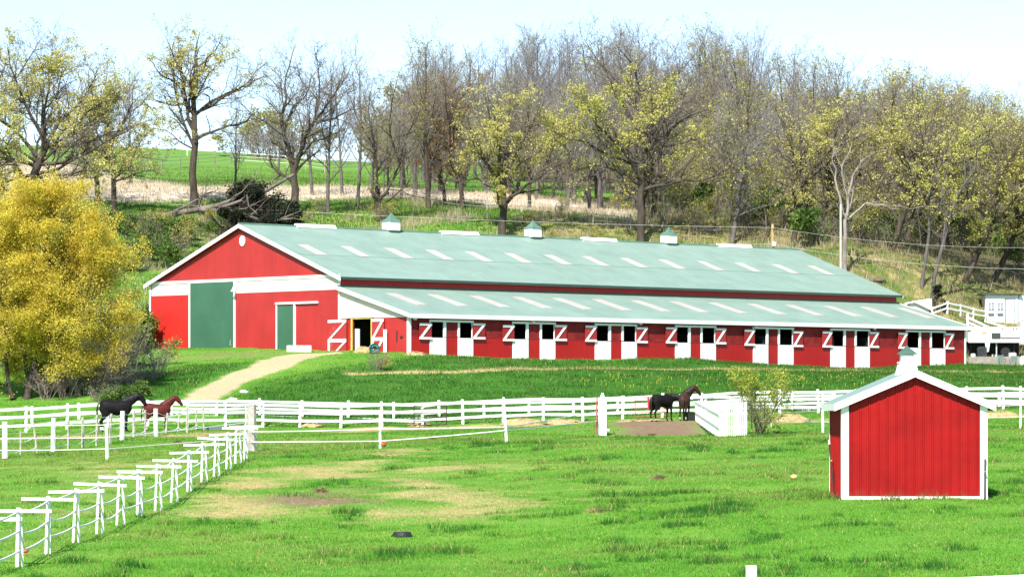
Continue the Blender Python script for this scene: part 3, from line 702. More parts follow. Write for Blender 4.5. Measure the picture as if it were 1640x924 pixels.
for j, (a, b, c, d) in enumerate(pairs):
    xa, xb, xc, xd = tx(a), tx(b), tx(c), tx(d); dz = -.33*(xa/LB)
    head = MB().box(xa-.05, xd+.03, YF-.06, YF-.009, 2.08, 2.22).build('door_header', 'white_worn', barn)
    for side, (x0, x1) in enumerate(((xa, xb), (xc, xd))):
        zt_, zm_ = 2.075, 1.05+dz*.6
        low = MB().box(x0+.004, x1-.004, YF-.05, YF+.02, -.95, zm_+rs.uniform(-.03, .03)).build('stall_door', 'white_worn' if rs.random() < .35 else 'white', barn, bevel=.01)
        f = MB(); jw = .22
        if side == 0: f.box(x1-jw, x1-.004, YF-.052, YF+.04, zm_+.035, zt_); f.box(x0+.004, x0+.05, YF-.045, YF+.03, zm_+.035, zt_)
        else: f.box(x0+.004, x0+.16, YF-.052, YF+.04, zm_+.035, zt_); f.box(x1-.12, x1-.004, YF-.045, YF+.03, zm_+.035, zt_)
        build_each(f, 'door_frame', 'white_worn', low)
        # the upper half, swung open against the wall
        w_ = 1.02+rs.uniform(-.04, .04); zo = rs.uniform(-.05, .05)
        q0, q1 = (x0+.02-w_, x0+.10) if side == 0 else (x1-.10, x1-.02+w_)
        za, zc_ = zm_-.10+zo, zt_-.06+zo
        sh = MB().box(q0, q1, YF-.10, YF-.062, za, zc_).build('shutter', 'red_dark' if rs.random() < .7 else 'red_worn', low)
        z_ = MB(); z_.box(q0, q1, YF-.135, YF-.1005, zc_-.15, zc_); z_.box(q0, q1, YF-.135, YF-.1005, za, za+.15)
        z_.prism([(q0+.02,YF-.142,za+.11),(q0+.23,YF-.142,za+.11),(q1-.02,YF-.142,zc_-.11),(q1-.23,YF-.142,zc_-.11)], (0,.04,0))
        z_.build('brace', 'white_worn', low)
for p in (661, 850, 1022, 1207, 1397, 1549):     # small lamps under the eave
    m = MB(); x = tx(p); m.box(x-.12, x+.12, YF-.3, YF-.12, ZL-.36, ZL-.238); m.build('eave_lamp', 'wood', barn)

# ---------------------------------------------------------------- the small red shelter in the pasture
SX0, SX1 = (1349-CX)/F*81, (1579.5-CX)/F*81; SW = SX1-SX0; SDp = 2.75
sz = -2.56
shed = empty('run_in_shed', ((SX0+SX1)/2, 81.0, sz), R(0.6), 'small red steel shed with white corners and mint roof in the pasture', 'shed')
hw = SW/2; zw = 2.40; zp = 3.16; ps = (zp-zw)/hw
def ribwall(p0, ux, width, top, mat, name):
    """sheet-steel wall with raised ribs; `top(t)` is its height at t metres along"""
    m = MB(); nx = int(round(width/.2286)); n_ = Vector((ux.y, -ux.x, 0)); prof = []
    for k in range(nx+1):
        t = k*width/nx
        for dt, h in ((-.028, 0), (-.014, .02), (.014, .02), (.028, 0)):
            q = t+dt
            if 0 <= q <= width: prof.append((q, h))
        for dt in (.075, .15):                      # two low stiffeners between ribs
            for e, h in ((-.012, 0), (0, .004), (.012, 0)):
                if t+dt+e < width: prof.append((t+dt+e, h))
    prof = sorted(set(prof)); vs, fs = [], []
    for q, h in prof:
        b = p0+ux*q+n_*h; vs += [b+Vector((0,0,.03)), b+Vector((0,0,top(q)))]
    for k in range(len(prof)-1): fs.append((2*k, 2*k+2, 2*k+3, 2*k+1))
    m.add(vs, fs); return m.build(name, mat, shed)
tri = lambda q: zw+ps*(hw-abs(q-hw))-.02
M['shed_red'] = plain('red steel sheet', (.285, .005, .005), .5, .16, .8, .2)
_nt = M['shed_red'].node_tree; _b = _nt.nodes['Principled BSDF']; _c = _b.inputs['Base Color'].links[0].from_socket; _v = coords(_nt)
_z = _nt.nodes.new('ShaderNodeSeparateXYZ'); lk(_nt, _v, _z.inputs[0])
_n = noise(_nt, 7, 5, .75, _v, (1, 1, .35))
_k = mth(_nt, 'MULTIPLY', mth(_nt, 'SUBTRACT', mth(_nt, 'SUBTRACT', _n, mth(_nt, 'MULTIPLY', _z.outputs[2], .9)), .32), 2.2, True)   # mud splashed up the foot of the sheets
_c2 = mix(_nt, mth(_nt, 'MULTIPLY', _k, .7), _c, (.12, .07, .04))
_n2 = noise(_nt, 2.6, 7, .8, _v, (2.5, 1, .6)); _k2 = mth(_nt, 'MULTIPLY', mth(_nt, 'SUBTRACT', _n2, .66), 6, True)                 # scuffed, faded spots
lk(_nt, mix(_nt, mth(_nt, 'MULTIPLY', _k2, .5), _c2, (.38, .06, .05)), _b.inputs['Base Color'])
bump(_nt, _b, noise(_nt, 1.6, 3, .5, _v), .5, .03)
ribwall(Vector((-hw, 0, 0)), Vector((1,0,0)), SW, tri, 'shed_red', 'gable_wall')
m = MB(); m.prism([(-hw+.02,.03,0),(hw-.02,.03,0),(hw-.02,.03,zw-.03),(0,.03,zp-.04),(-hw+.02,.03,zw-.03)], (0,.05,0)); m.build('wall_frame', 'wood', shed)
ribwall(Vector((-hw, SDp, 0)), Vector((0,-1,0)), SDp, lambda q: zw-.02, 'shed_red', 'side_wall')
ribwall(Vector((hw, 0, 0)), Vector((0,1,0)), SDp, lambda q: zw-.02, 'shed_red', 'side_wall')
m = MB(); m.prism([(-hw+.02,SDp-.05,zw-.35),(hw-.02,SDp-.05,zw-.35),(hw-.02,SDp-.05,zw-.03),(0,SDp-.05,zp-.04),(-hw+.02,SDp-.05,zw-.03)], (0,.05,0)); m.build('front_header', 'shed_red', shed)
m = MB()
for x0 in (-hw-.03, hw-.155): m.box(x0, x0+.185, -.045, -.0205, .01, tri(.1)-.02)
m.box(-hw-.03, -hw-.0205, -.02, .10, .01, zw-.05); m.box(hw+.0205, hw+.03, -.02, .10, .01, zw-.05); m.box(hw+.0205, hw+.03, SDp-.1, SDp, .01, zw-.05); m.box(-hw-.03, -hw-.0205, SDp-.06, SDp, .01, zw-.05)
build_each(m, 'corner_trim', 'vinyl', shed)
m = MB(); m.box(-hw-.02, hw+.04, -.04, -.0205, -.02, .06); m.build('base_trim', 'vinyl', shed)
ov = .20; fr = .16
m = MB()
def slabx(x0, z0, x1, z1, y0, y1, th):
    d = Vector((x1-x0, 0, z1-z0)).normalized(); n_ = Vector((-d.z, 0, d.x)); n_ = n_ if n_.z > 0 else -n_
    a, b = Vector((x0,y0,z0)), Vector((x1,y0,z1)); m.prism([a, b, b+n_*th, a+n_*th], (0,y1-y0,0))
slabx(-hw-ov, zw-ov*ps+.03, 0, zp+.03, -fr, SDp+.2, .03); slabx(hw+ov, zw-ov*ps+.03, 0, zp+.03, -fr, SDp+.2, .03)
build_each(m, 'roof', 'roof_small', shed)
m = MB()
for sgn in (-1, 1):
    a = Vector((sgn*(hw+ov+.02), -fr-.03, zw-(ov+.02)*ps-.11)); b = Vector((0, -fr-.03, zp-.11)); m.prism([a, b, b+Vector((0,0,.19)), a+Vector((0,0,.19))], (0,.028,0))
    m.box(sgn*(hw+ov)-.012, sgn*(hw+ov)+.02, -fr+.001, SDp+.2, zw-ov*ps-.11, zw-ov*ps+.06)
    a = Vector((sgn*(hw+ov), -fr+.0, zw-ov*ps-.10)); b = Vector((0, -fr+.0, zp-.10)); m.prism([a, b, b+Vector((0,0,.02)), a+Vector((0,0,.02))], (0,.14,0))
build_each(m, 'rake_trim', 'vinyl', shed)
m = MB(); yc = 1.4
m.prism([(-.28,yc-.28,zp-.10),(.28,yc-.28,zp-.10),(.21,yc-.21,zp+.26),(-.21,yc-.21,zp+.26)], (0,.02,0))
vs = [(-.29,yc-.29,zp-.12),(.29,yc-.29,zp-.12),(.29,yc+.29,zp-.12),(-.29,yc+.29,zp-.12),(-.21,yc-.21,zp+.24),(.21,yc-.21,zp+.24),(.21,yc+.21,zp+.24),(-.21,yc+.21,zp+.24)]
m = MB(); m.add(vs, [(3,2,1,0),(4,5,6,7),(0,1,5,4),(1,2,6,5),(2,3,7,6),(3,0,4,7)]); cb = m.build('cupola', 'white_worn', shed)
m = MB(); m.box(-.225,.225,yc-.225,yc+.225,zp+.243,zp+.29); m.box(-.16,.16,yc-.16,yc+.16,zp+.293,zp+.48); m.build('cupola_box', 'vinyl', cb)
m = MB()
for k in range(4): m.box(-.13,.13,yc-.172,yc-.1605,zp+.32+k*.045,zp+.335+k*.045)
m.build('louvre', 'white', cb)
vs, fs = [], []
secs = [(.225,0),(.22,.02),(.12,.11),(.05,.17),(.01,.22)]
for q, h in secs: vs += [(-q,yc-q,zp+.482+h),(q,yc-q,zp+.482+h),(q,yc+q,zp+.482+h),(-q,yc+q,zp+.482+h)]
for i in range(4):
    for k in range(4): fs.append((i*4+k, i*4+(k+1)%4, i*4+4+(k+1)%4, i*4+4+k))
fs += [(3,2,1,0),(16,17,18,19)]
m = MB(); m.add(vs, fs); m.build('cupola_roof', 'cap', cb)
# steel stakes beside the shed
for (a, b, lab) in (((1337,777),(1327.5,704),'dark leaning steel stake with a white tip at the left side of the red shed'),((1577,800),(1577.5,729),'dark upright steel stake at the right corner of the red shed')):
    D = 82.5 if a[0] < 1400 else 80.85
    A, B = Vector(px(*a, D)), Vector(px(*b, D)); A.z = float(zg(A.x, A.y))-.1
    st = empty('steel_stake', A, 0, lab, 'stake', 'steel stakes by the shed'); B -= A
    MB().beam((0,0,0), B*.93, .035, .035).build('shaft', 'dark_post', st)
    MB().beam(B*.931, B, .045, .045).build('tip', 'vinyl', st)
    MB().beam(B*.66, B*.68, .07, .07).build('insulator', 'amber', st)
# ---------------------------------------------------------------- fences
rf = random.Random(11)
def rail_fence(label, line, step, hgt, post_cols=None, rails=(.36, .80, 1.22), mat='white_fence', pw=.15, bw=.15, side=-1, name='rail_fence', skip=()):
    """posts every `step` m along a ground polyline, three boards nailed to one side"""
    pts = [Vector((p[0], p[1], 0)) for p in line]; L = [0]
    for a, b in zip(pts[:-1], pts[1:]): L.append(L[-1]+(b-a).length)
    def P(s):
        for k in range(len(L)-1):
            if s <= L[k+1] or k == len(L)-2:
                t = (s-L[k])/(L[k+1]-L[k]); q = pts[k].lerp(pts[k+1], t); return Vector((q.x, q.y, float(zg(q.x, q.y))))
    o = P(0); f = empty(name, o, 0, label, 'fence'); n_ = int(L[-1]/step)
    pos = [P(k*L[-1]/n_)-o for k in range(n_+1)]
    lean = [rf.uniform(-.03, .03) for _ in pos]
    for k, p in enumerate(pos):
        h = hgt+rf.uniform(-.03, .05)
        MB().box(-pw/2, pw/2, -pw/2, pw/2, -.3, h).build('post', mat, f, loc=p, bevel=.012).rotation_euler = (0, lean[k], rf.uniform(-.1, .1))
    off = Vector((0, side*(pw/2+.025), 0))
    for k in range(n_):
        if k in skip: continue
        for r in rails:
            e0, e1 = rf.uniform(-.03, .03), rf.uniform(-.03, .03)
            MB().beam(pos[k]+off+Vector((.01,0,r+e0)), pos[k+1]+off+Vector((-.01,0,r+e1)), .04, bw).build('rail', mat, f)
    return f
main_line = [gnd(-25, 171.0), gnd(330, 177.3), gnd(480, 180.5), gnd(965, 184.5), gnd(1300, 187), gnd(1665, 191)]
rail_fence('white three-rail board fence crossing the whole paddock below the grass bank', main_line, 2.28, 1.36)
back_line = [gnd(-25, 177.0), gnd(330, 181.7), gnd(480, 184.5), gnd(965, 188.3), gnd(1300, 191), gnd(1665, 195)]
brails = [float(np.mean([(f.z+r)*b.y/f.y-b.z for f, b in zip([gnd(c, q) for c, q in ((330,177.3),(480,180.5),(965,184.5),(1300,187))], [gnd(c, q) for c, q in ((330,181.7),(480,184.5),(965,188.3),(1300,191))])])) for r in (.36, .80, 1.22)]
rail_fence('white board fence running close behind the longer three-rail paddock fence', back_line, 2.62, brails[-1]+.12, rails=brails, bw=.13)
# T-topped white post pairs strung with tape
tf_pairs = [((28,901),(35,903)),((74,886),(79,888)),((117.5,870),(125.5,871)),((155,849),(164,850)),((187.5,842),(198,841)),((221,826),(226.5,827)),((249,813),(257.5,814)),
            ((274.5,800),(283,798)),((300.5,787),(305.5,787)),((323,772),(330.5,771)),((343,762),(350,761)),((363,749),(369,748.5)),((377.5,738),(385,738)),((391.5,731),(395,731))]
n_t = len(tf_pairs); tops = []
tf = None
for k, (a, b) in enumerate(tf_pairs):
    D = 65.2+(109.5-65.2)*k/(n_t-1)
    A, B = Vector(px(a[0]-.9, a[1], D)), Vector(px(b[0]+.9, b[1], D+.12)); zgr = min(A.z, B.z)
    if tf is None: base0 = Vector((A.x, A.y, zgr)); tf = empty('jump_rail_fence', base0, 0, 'white fence of T-topped post pairs strung with sagging tape, receding on the left', 'fence')
    gz = float(zg((A.x+B.x)/2, D)); A.z = gz-.05; B.z = gz-.05
    H = 1.27+rf.uniform(-.03, .03); mid = (A+B)/2
    ta = A.lerp(B, .12)+Vector((rf.uniform(0, .05), 0, H)); tb = A.lerp(B, .80)+Vector((rf.uniform(-.03, .02), 0, H-.02))
    MB().beam(A-base0, ta-base0, .05, .05).build('post', 'vinyl', tf); MB().beam(B-base0, tb-base0, .043, .043).build('post', 'vinyl', tf)
    tilt = rf.uniform(-.03, .03); w0, w1 = .56+rf.uniform(-.05, .05), .62+rf.uniform(-.05, .05)
    c = mid+Vector((0, -.08, H-.07))
    MB().beam(c-base0+Vector((-w0,0,tilt)), c-base0+Vector((w1,0,-tilt)), .05, .062).build('crossbar', 'vinyl', tf)
    if k == 0: MB().beam(c-base0+Vector((-.75,.02,-.16)), c-base0+Vector((.06,.02,-.16)), .05, .08).build('crossbar', 'vinyl', tf)
    tops.append((mid, H))
first = (tops[0][0]+Vector((-.2,-3.3,-.1)), 1.27)
seq = [first]+tops
for lvl in (1.0, .64, .33):
    for (p, h), (q, h2) in zip(seq[:-1], seq[1:]):
        zl = lvl*1.2; s_ = rf.uniform(.02, .09)
        e0, e1 = rf.uniform(-.03, .03), rf.uniform(-.03, .03)
        P_ = [p.lerp(q, t)-base0+Vector((0, 0, zl*.96+.03+(e0*(1-t)+e1*t)-s_*4*t*(1-t))) for t in np.linspace(0, 1, 7)]
        m = MB()
        for a, b in zip(P_[:-1], P_[1:]): m.beam(a, b, .03, .034)
        m.build('tape', 'tape', tf)
# rope and tape lines on slim posts
def rope_fence(label, posts, strands, cat='fence', name='rope_fence', rope_r=.014, pmats=None, sag=.05):
    """posts: (base, height, radius, lean dx, material); strands: height fraction lists between successive posts"""
    o = posts[0][0].copy(); f = empty(name, o, 0, label, cat); q = []
    for (p, h, r, dx, mt) in posts:
        p = p-o; t = p+Vector((dx, 0, h)); q.append((p, t))
        MB().tube([p-Vector((0,0,.2)), p.lerp(t, .5)+Vector((rf.uniform(-.01, .01),0,0)), t], [r*1.05, r, r*.95], 7).build('post', mt, f)
    for lv in strands:
        for k in range(len(q)-1):
            fa = lv[k] if hasattr(lv, '__len__') else lv; fb = lv[k+1] if hasattr(lv, '__len__') else lv
            if fa is None or fb is None: continue
            a = q[k][0].lerp(q[k][1], fa); b = q[k+1][0].lerp(q[k+1][1], fb); off = Vector((0, -posts[k][2]-.01, 0)); s_ = sag*rf.uniform(.3, 1.3)
            MB().tube([a.lerp(b, t)+off-Vector((0,0,s_*4*t*(1-t))) for t in np.linspace(0, 1, 8)], rope_r, 4).build('rope', 'tape', f)
    return f
def post_px(bx, by, ty_, r, mt, dx=0, near=45):
    p = at(bx, by, near); return (p, (by-ty_)/F*p.y, r, dx/F*p.y, mt)
rope_fence('grey and white stub posts with drooping ropes at the left, in front of two horses',
    [post_px(8,734,675,.11,'white_worn'),post_px(33,729,690,.045,'grey_post'),post_px(60,727,674,.045,'grey_post',-7),post_px(85,724,669,.10,'white_worn',1),post_px(109.5,721,671,.05,'grey_post'),
     post_px(132.5,718,668,.07,'grey_post'),post_px(154.5,714,664,.06,'grey_post',1),post_px(176.5,711,662,.06,'grey_post',2),post_px(195.5,704,658,.11,'white_fence',1),post_px(214.5,700,657,.07,'grey_post'),post_px(232.5,699,656,.06,'grey_post'),
     post_px(249.5,698,654,.11,'white_fence'),post_px(265.5,695,661,.055,'grey_post',3),post_px(285,692,657,.05,'grey_post',3),post_px(299.5,693,649,.06,'grey_post'),post_px(314.5,687,654,.05,'grey_post'),post_px(327,689,649,.05,'grey_post',-2)],
    [.92, .52, .22], sag=.10)
tl_posts = [post_px(-30,738,680,.05,'vinyl'),post_px(172,735,679,.06,'vinyl',-2),post_px(403.5,723,648,.19,'grey_post',0)]
rope_fence('thin white lines on slim white posts from the left edge to the thick grey post', tl_posts[:2]+[(tl_posts[2][0]+Vector((-.25,.1,0)), tl_posts[2][1], .03, 0, 'vinyl')], [.98, .62, .30], rope_r=.016, sag=.02)
big = post_px(965,697,631,.20,'white_worn',-1)
tlf = rope_fence('two white tape strands running from the thick grey post to the wooden gate post',
    [tl_posts[2], post_px(609,718,657,.05,'vinyl'), post_px(812,710,647,.055,'vinyl',-5), (big[0]+Vector((-.28,0,0)), big[1]*.93, .04, .02, 'rust')],
    [[.43,.52,.42,.62],[.21,.20,.34,.38]], rope_r=.022, sag=.02)
gp = empty('gate_post', big[0], 0, 'thick weathered white wooden post left of the horse yard', 'post')
m = MB(); m.box(-.19,.19,-.19,.19,-.3,big[1]*.92); m.build('shaft', 'white_worn', gp, bevel=.03); MB().tube([(0,0,big[1]*.9),(0,0,big[1]*1.03)], [.12,.05], 8).build('cap', 'white_worn', gp)
MB().tube([(.2,0,.25),(.33,-.05,.25)], .06, 6).build('insulator', 'vinyl', gp)
p1, p2 = post_px(1318,694,627,.055,'vinyl'), post_px(1634.5,686,618,.055,'vinyl')
rope_fence('white lines on two tall white posts to either side of the red shed', [(at(1235,684),1.3,.03,0,'vinyl'), p1, p2, post_px(1700,684,617,.05,'vinyl')], [.86,.55,.28], rope_r=.018, sag=.02)
# foreground post and top rail just below the picture
fp = Vector(px(1203, 905, 52)); g0 = float(zg(fp.x, fp.y))
nf = empty('foreground_fence', (fp.x, fp.y, g0), 0, 'white square post and top rail of the nearest fence at the bottom edge', 'fence')
MB().box(-.085,.085,-.085,.085,-.3,fp.z-g0).build('post', 'vinyl', nf, bevel=.012)
a = Vector(px(1490,927,51))-nf.location; b = Vector(px(1700,918,50))-nf.location
MB().beam(a-Vector((0,0,.06)), b-Vector((0,0,.06)), .05, .14).build('rail', 'vinyl', nf)
MB().box(-.085,.085,-.085,.085,-1.2,0).build('post', 'vinyl', nf, loc=a, bevel=.012)
MB().box(-.085,.085,-.085,.085,-1.2,0).build('post', 'vinyl', nf, loc=b, bevel=.012)
# tubular gates leaning on the main fence
def pipe_gate(label, x0, x1, y0, D, mat, extra=None):
    a, b = gnd(x0, D), gnd(x1, D); g = empty('pipe_gate', a, 0, label, 'gate'); w_ = (b-a); h = 1.28
    m = MB(); m.tube([(0,0,.18),(0,0,h)], .03, 6); m.tube([w_+Vector((0,0,.18)), w_+Vector((0,0,h))], .03, 6); m.build('frame', mat, g)
    for z in (.2, .42, .64, .86, 1.08, 1.27): MB().tube([(0,0,z), w_+Vector((0,0,z))], .024, 6).build('bar', mat, g)
    if extra: MB().beam(w_*.42+Vector((0,-.05,.6)), w_*.40+Vector((0,-.05,1.3)), .03, .14).build('strap', extra, g)
    return g
pipe_gate('brown pipe gate set in the white fence left of the yard', 663, 715, 668, 181.0, 'dark_post')
pipe_gate('red pipe gate behind the black horse in the yard', 1017, 1070, 668, 183.8, 'rust', 'gate_red')
# picket pen of white upright boards
pa, pb = at(1113,672), at(1152,700); pc = gnd(1197, pb.y-.2)
pen = empty('picket_pen', pb, 0, 'white picket pen with tight upright boards beside the bush', 'fence')
for a, b, h0, h1, n_ in ((pa, pb, 1.02, 1.50, 20), (pb, pc, 1.50, 1.45, 15)):
    d = (b-a).normalized(); ang = math.atan2(d.y, d.x); ln = (b-a).length
    for k in range(n_):
        t = (k+.5)/n_; p = a.lerp(b, t)-pb; h = h0+(h1-h0)*t+rf.uniform(-.04, .04); w_ = ln/n_*(.55 if n_ == 15 else .45)
        o = MB().box(-w_/2, w_/2, -.012, .012, -.05, h).build('picket', 'white_fence', pen, loc=p); o.rotation_euler = (0, rf.uniform(-.012, .012), ang)
    for z in (.4, .95): MB().beam(a-pb+Vector((0,.05,z)), b-pb+Vector((0,.05,z)), .05, .09).build('rail', 'white_fence', pen)
# white slanting boards lying over the pen top
MB().beam(pa-pb+Vector((-.1,.2,1.10)), pa-pb+Vector((1.0,.1,1.14)), .3, .05).build('top_board', 'blue', pen)
# wire fences with steel posts on the hill
def wire_fence(label, pts, hgt, wires, step=6.0, mt='grey_post', wr=.016):
    o = pts[0].copy(); f = empty('wire_fence', o, 0, label, 'fence'); q = []
    for a, b in zip(pts[:-1], pts[1:]):
        n_ = max(1, int((b-a).length/step))
        for k in range(n_): q.append(a.lerp(b, k/n_))
    q.append(pts[-1]); q = [G3(p.x, p.y)-o for p in q]
    for p in q: MB().tube([p-Vector((0,0,.2)), p+Vector((0,0,hgt*rf.uniform(.94, 1.08)))], .06, 5).build('post', mt, f)
    for z in wires:
        m = MB()
        for a, b in zip(q[:-1], q[1:]): m.tube([a+Vector((0,0,z)), b+Vector((0,0,z))], wr, 4)
        m.build('wire', 'wire', f)
wire_fence('wire fence on steel posts along the foot of the tan hill meadow', wp([(180,322),(330,316),(480,318),(560,316),(660,322),(780,338),(950,360),(1010,365)], 280), 1.25, (.4,.8,1.15), 5)
wire_fence('pale rail lines crossing the upper green strip of the hill', wp([(200,276),(370,262),(460,268),(520,277),(600,270)], 300), 1.5, (.5,.95,1.4), 6, 'wood', .04)
wire_fence('faint fence line near the crest of the hill', wp([(300,250.5),(380,252),(480,256),(610,262)], 380), 1.4, (.7,1.3), 7, 'white_worn')

# ---------------------------------------------------------------- poles and wires
def pole(label, bx, ty_, D, r, mat, sink=.5, fittings=True):
    g = gnd(bx, D); top = (HOR-ty_)/F*D; o = empty('utility_pole', g, 0, label, 'utility pole')
    MB().tube([(0,0,-sink),(0,0,(top-g.z)*.5),(0,0,top-g.z)], [r*1.1, r, r*.85], 8).build('shaft', mat, o)
    if fittings:
        MB().tube([(0,-r,top-g.z-.35),(0,-r-.25,top-g.z-.3)], .05, 6).build('insulator', 'steel', o)
        MB().box(-r*.6, r*1.8, -r-.15, -r, top-g.z-1.9, top-g.z-1.5).build('bracket', 'steel', o)
    return o, Vector((g.x, g.y, top))
p_tan, t_tan = pole('short tan utility pole standing behind the barn ridge', 1237.5, 359, 276, .14, 'pole_tan')
p_pale, t_pale = pole('tall pale utility pole against the bleached dead tree', 1346.5, 327, 274, .11, 'pole', fittings=False)
def cable(label, pts, sag, r=.012):
    o = Vector(pts[0]); m = MB()
    for a, b in zip(pts[:-1], pts[1:]):
        a = Vector(a)-o; b = Vector(b)-o; m.tube([a.lerp(b, t)-Vector((0,0,sag*4*t*(1-t))) for t in np.linspace(0, 1, 14)], r, 4)
    c = m.build('overhead_cable', 'wire', None, loc=o); return tag(c, label, 'cable')
cable('upper overhead wire from the left oaks past the tan pole to the right edge', [px(60,312,285), t_tan-Vector((0,0,.3)), px(1660,396.5,280)], .5)
cable('lower overhead wire crossing the slope just above the barn roof', [px(100,398,262), px(470,366,276), t_tan-Vector((0,0,1.7)), px(1660,431,272)], .5)

# ---------------------------------------------------------------- right edge: yard behind the barn
# concrete retaining wall
ca0, ca1 = gnd(1551, 262), gnd(1660, 262); zc0 = (HOR-571)/F*262
cw = MB(); cw.box(0, ca1.x-ca0.x, 0, .25, -.6, zc0-ca0.z); cwo = cw.build('retaining_wall', 'concrete', None, loc=ca0, bevel=.02); tag(cwo, 'low grey concrete retaining wall at the right end of the barn', 'wall')
# horse trailer above a storage bay whose shade is put into dark colours
D = 266; tx0 = (1551-CX)/F*D; tx1 = (1637-CX)/F*D; zt0, zt1 = (HOR-547)/F*D, (HOR-523.5)/F*D
tr_ = empty('horse_trailer', (tx0, D, zc0), 0, 'white horse trailer with a dark window parked behind the concrete wall', 'trailer')
zr = zt1-zc0; zl_ = zt0-zc0; wt = tx1-tx0
m = MB(); m.prism([(0,0,zl_),(wt-.15,0,zl_),(wt,0,zl_+.3),(wt,0,zr-.12),(wt-.12,0,zr),(0,0,zr)], (0,2.2,0)); m.build('body', 'white', tr_)
MB().box((1588-1551)/F*D, (1602.5-1551)/F*D, -.03, -.002, zl_+.22, zl_+.72).build('window', 'glass', tr_)
MB().box(0, wt-.1, -.02, -.002, zl_-.09, zl_-.003).build('skirt_rail', 'steel', tr_)
MB().box((1603-1551)/F*D, (1634-1551)/F*D, -.025, -.002, zl_+.28, zl_+.38).build('stripe', 'dark_post', tr_)
m = MB(); x = (1576-1551)/F*D; m.prism([(x-.22,-.02,zl_+.72),(x-.12,-.02,zl_+.65),(x+.15,-.02,zl_+.66),(x+.24,-.02,zl_+.72),(x+.12,-.02,zl_+.80),(x-.1,-.02,zl_+.79)], (0,.017,0)); m.build('emblem', 'amber', tr_)
for p in (1605, 1623, 1628): MB().box((p-1551)/F*D-.06, (p-1551)/F*D+.06, -.06, -.002, zr-.17, zr-.08).build('marker_light', 'red_lens', tr_)
MB().box(.3, .38, .9, 1.0, -.2, zl_-.002).build('leg', 'dark_post', tr_); MB().box(wt-.6, wt-.52, .6, .7, -.2, zl_-.002).build('leg', 'dark_post', tr_); MB().box(wt*.52, wt*.52+.10, .25, .35, -.2, zl_-.1).build('leg', 'steel', tr_)
m = MB(); m.box(.02, wt-.02, 1.5, 1.7, -.3, zl_-.003); m.build('bay_shade', 'dark', tr_)  # near-black panel stands in for the shade beneath the trailer body
for x_, wd in ((wt*.70, .55),):
    m = MB(); m.tube([(x_,.2,.42),(x_,.45,.42)], .40, 16); m.build('wheel', 'black', tr_)
rk = random.Random(3)
for lab, p0, p1, h, mt, nm, cat in (('grey bin stored at the left under the horse trailer',1556,1562,.42,'white_worn','storage_bin','bin'),('covered stack coloured dark for the shade under the horse trailer',1566,1581,1.0,'shadebox','covered_stack','stack'),
        ('small pale bucket under the middle of the horse trailer',1589,1592,.35,'steel','bucket','bucket'),('pale bucket right of another bucket under the trailer',1594,1597,.34,'steel','bucket','bucket'),('grey crate under the right end of the horse trailer',1616,1628,.5,'steel','crate','crate')):
    a = (p0-CX)/F*(D-.9); b = (p1-CX)/F*(D-.9); w_ = (b-a)/2
    g = zc0-.12; m = MB()
    if nm == 'bucket': m.tube([(0,0,0),(0,0,h)], [w_*.8, w_], 10)
    else: m.prism([(-w_,-.3,0),(w_,-.3,0),(w_*.95,-.3,h*.9),(w_*.5,-.3,h),(-w_*.7,-.3,h*.97),(-w_*.97,-.3,h*.8)], (0,.6,0))
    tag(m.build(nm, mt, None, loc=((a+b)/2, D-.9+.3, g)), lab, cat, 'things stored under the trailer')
m = MB(); m.box(-(1640-1550)/F*D*.5, (1700-1640)/F*D, 0, 3.2, -.1, 0); 
yd = m.build('yard', 'concrete', None, loc=((1640-CX)/F*D, 262.3, zc0-.03)); yd['kind'] = 'structure'
# white hanging towel by the trailer
m = MB(); m.prism([(0,0,0),(.18,0,.05),(.3,0,.9),(-.15,0,.9)], (0,.03,0)); tag(m.build('hanging_cloth', 'white', None, loc=((1580-CX)/F*265.8, 265.8, zc0+.42)), 'white cloth hanging from the trailer edge above the stack', 'cloth')
# two plastic chairs on the grass below the wall
def chair(label, p, by, D, rz):
    g = gnd(p, D); c = empty('garden_chair', g, rz, label, 'chair', 'plastic garden chairs'); 
    m = MB(); m.box(-.24,.24,-.24,.22,.40,.44); m.build('seat', 'chair', c, bevel=.01)
    m = MB()
    for k in range(5): m.box(-.22+k*.095, -.22+k*.095+.06, .2, .23, .45, .90)
    m.box(-.25,.25,.195,.235,.88,.96); m.build('backrest', 'chair', c)
    for sx, sy in ((-1,-1),(1,-1),(-1,1),(1,1)): MB().tube([(sx*.22,sy*.2,.41),(sx*.27,sy*.26,0)], [.03,.022], 6).build('leg', 'chair', c)
    for sx in (-1, 1): MB().tube([(sx*.25,.2,.66),(sx*.27,-.2,.66),(sx*.26,-.23,.42)], .022, 6).build('armrest', 'chair', c)
chair('grey green plastic garden chair, the one nearer the barn', 1604, 587, 259.5, R(155))
chair('grey green plastic garden chair, the one nearer the white barrel', 1623, 587, 259.5, R(185))
g = gnd(1639, 259.5); br = MB(); br.tube([(0,0,0),(0,0,.12),(0,0,.7),(0,0,.85)], [.27,.3,.3,.22], 12); brl = empty('barrel', g, 0, 'white plastic barrel at the right edge beside the chairs', 'barrel'); br.build('drum', 'vinyl', brl); MB().tube([(0,0,.85),(0,0,1.0)], .2, 12).build('lid', 'vinyl', brl)
# second trailer nose further right
m = MB(); m.box(0,3.5,0,2.2,.45,2.35); t2 = empty('stock_trailer', ((1635-CX)/F*272, 272, (HOR-560)/F*272), 0, 'white trailer cut off by the right edge behind the horse trailer', 'trailer'); m.build('body', 'white', t2)
MB().box(.25,.8,-.03,-.002,1.4,1.9).build('window', 'glass', t2); MB().box(-.01,3.5,-.02,-.002,2.36,2.42).build('stripe', 'red_lens', t2); MB().box(.0,3.5,-.02,-.002,.5,.56).build('skirt_rail', 'red_lens', t2)
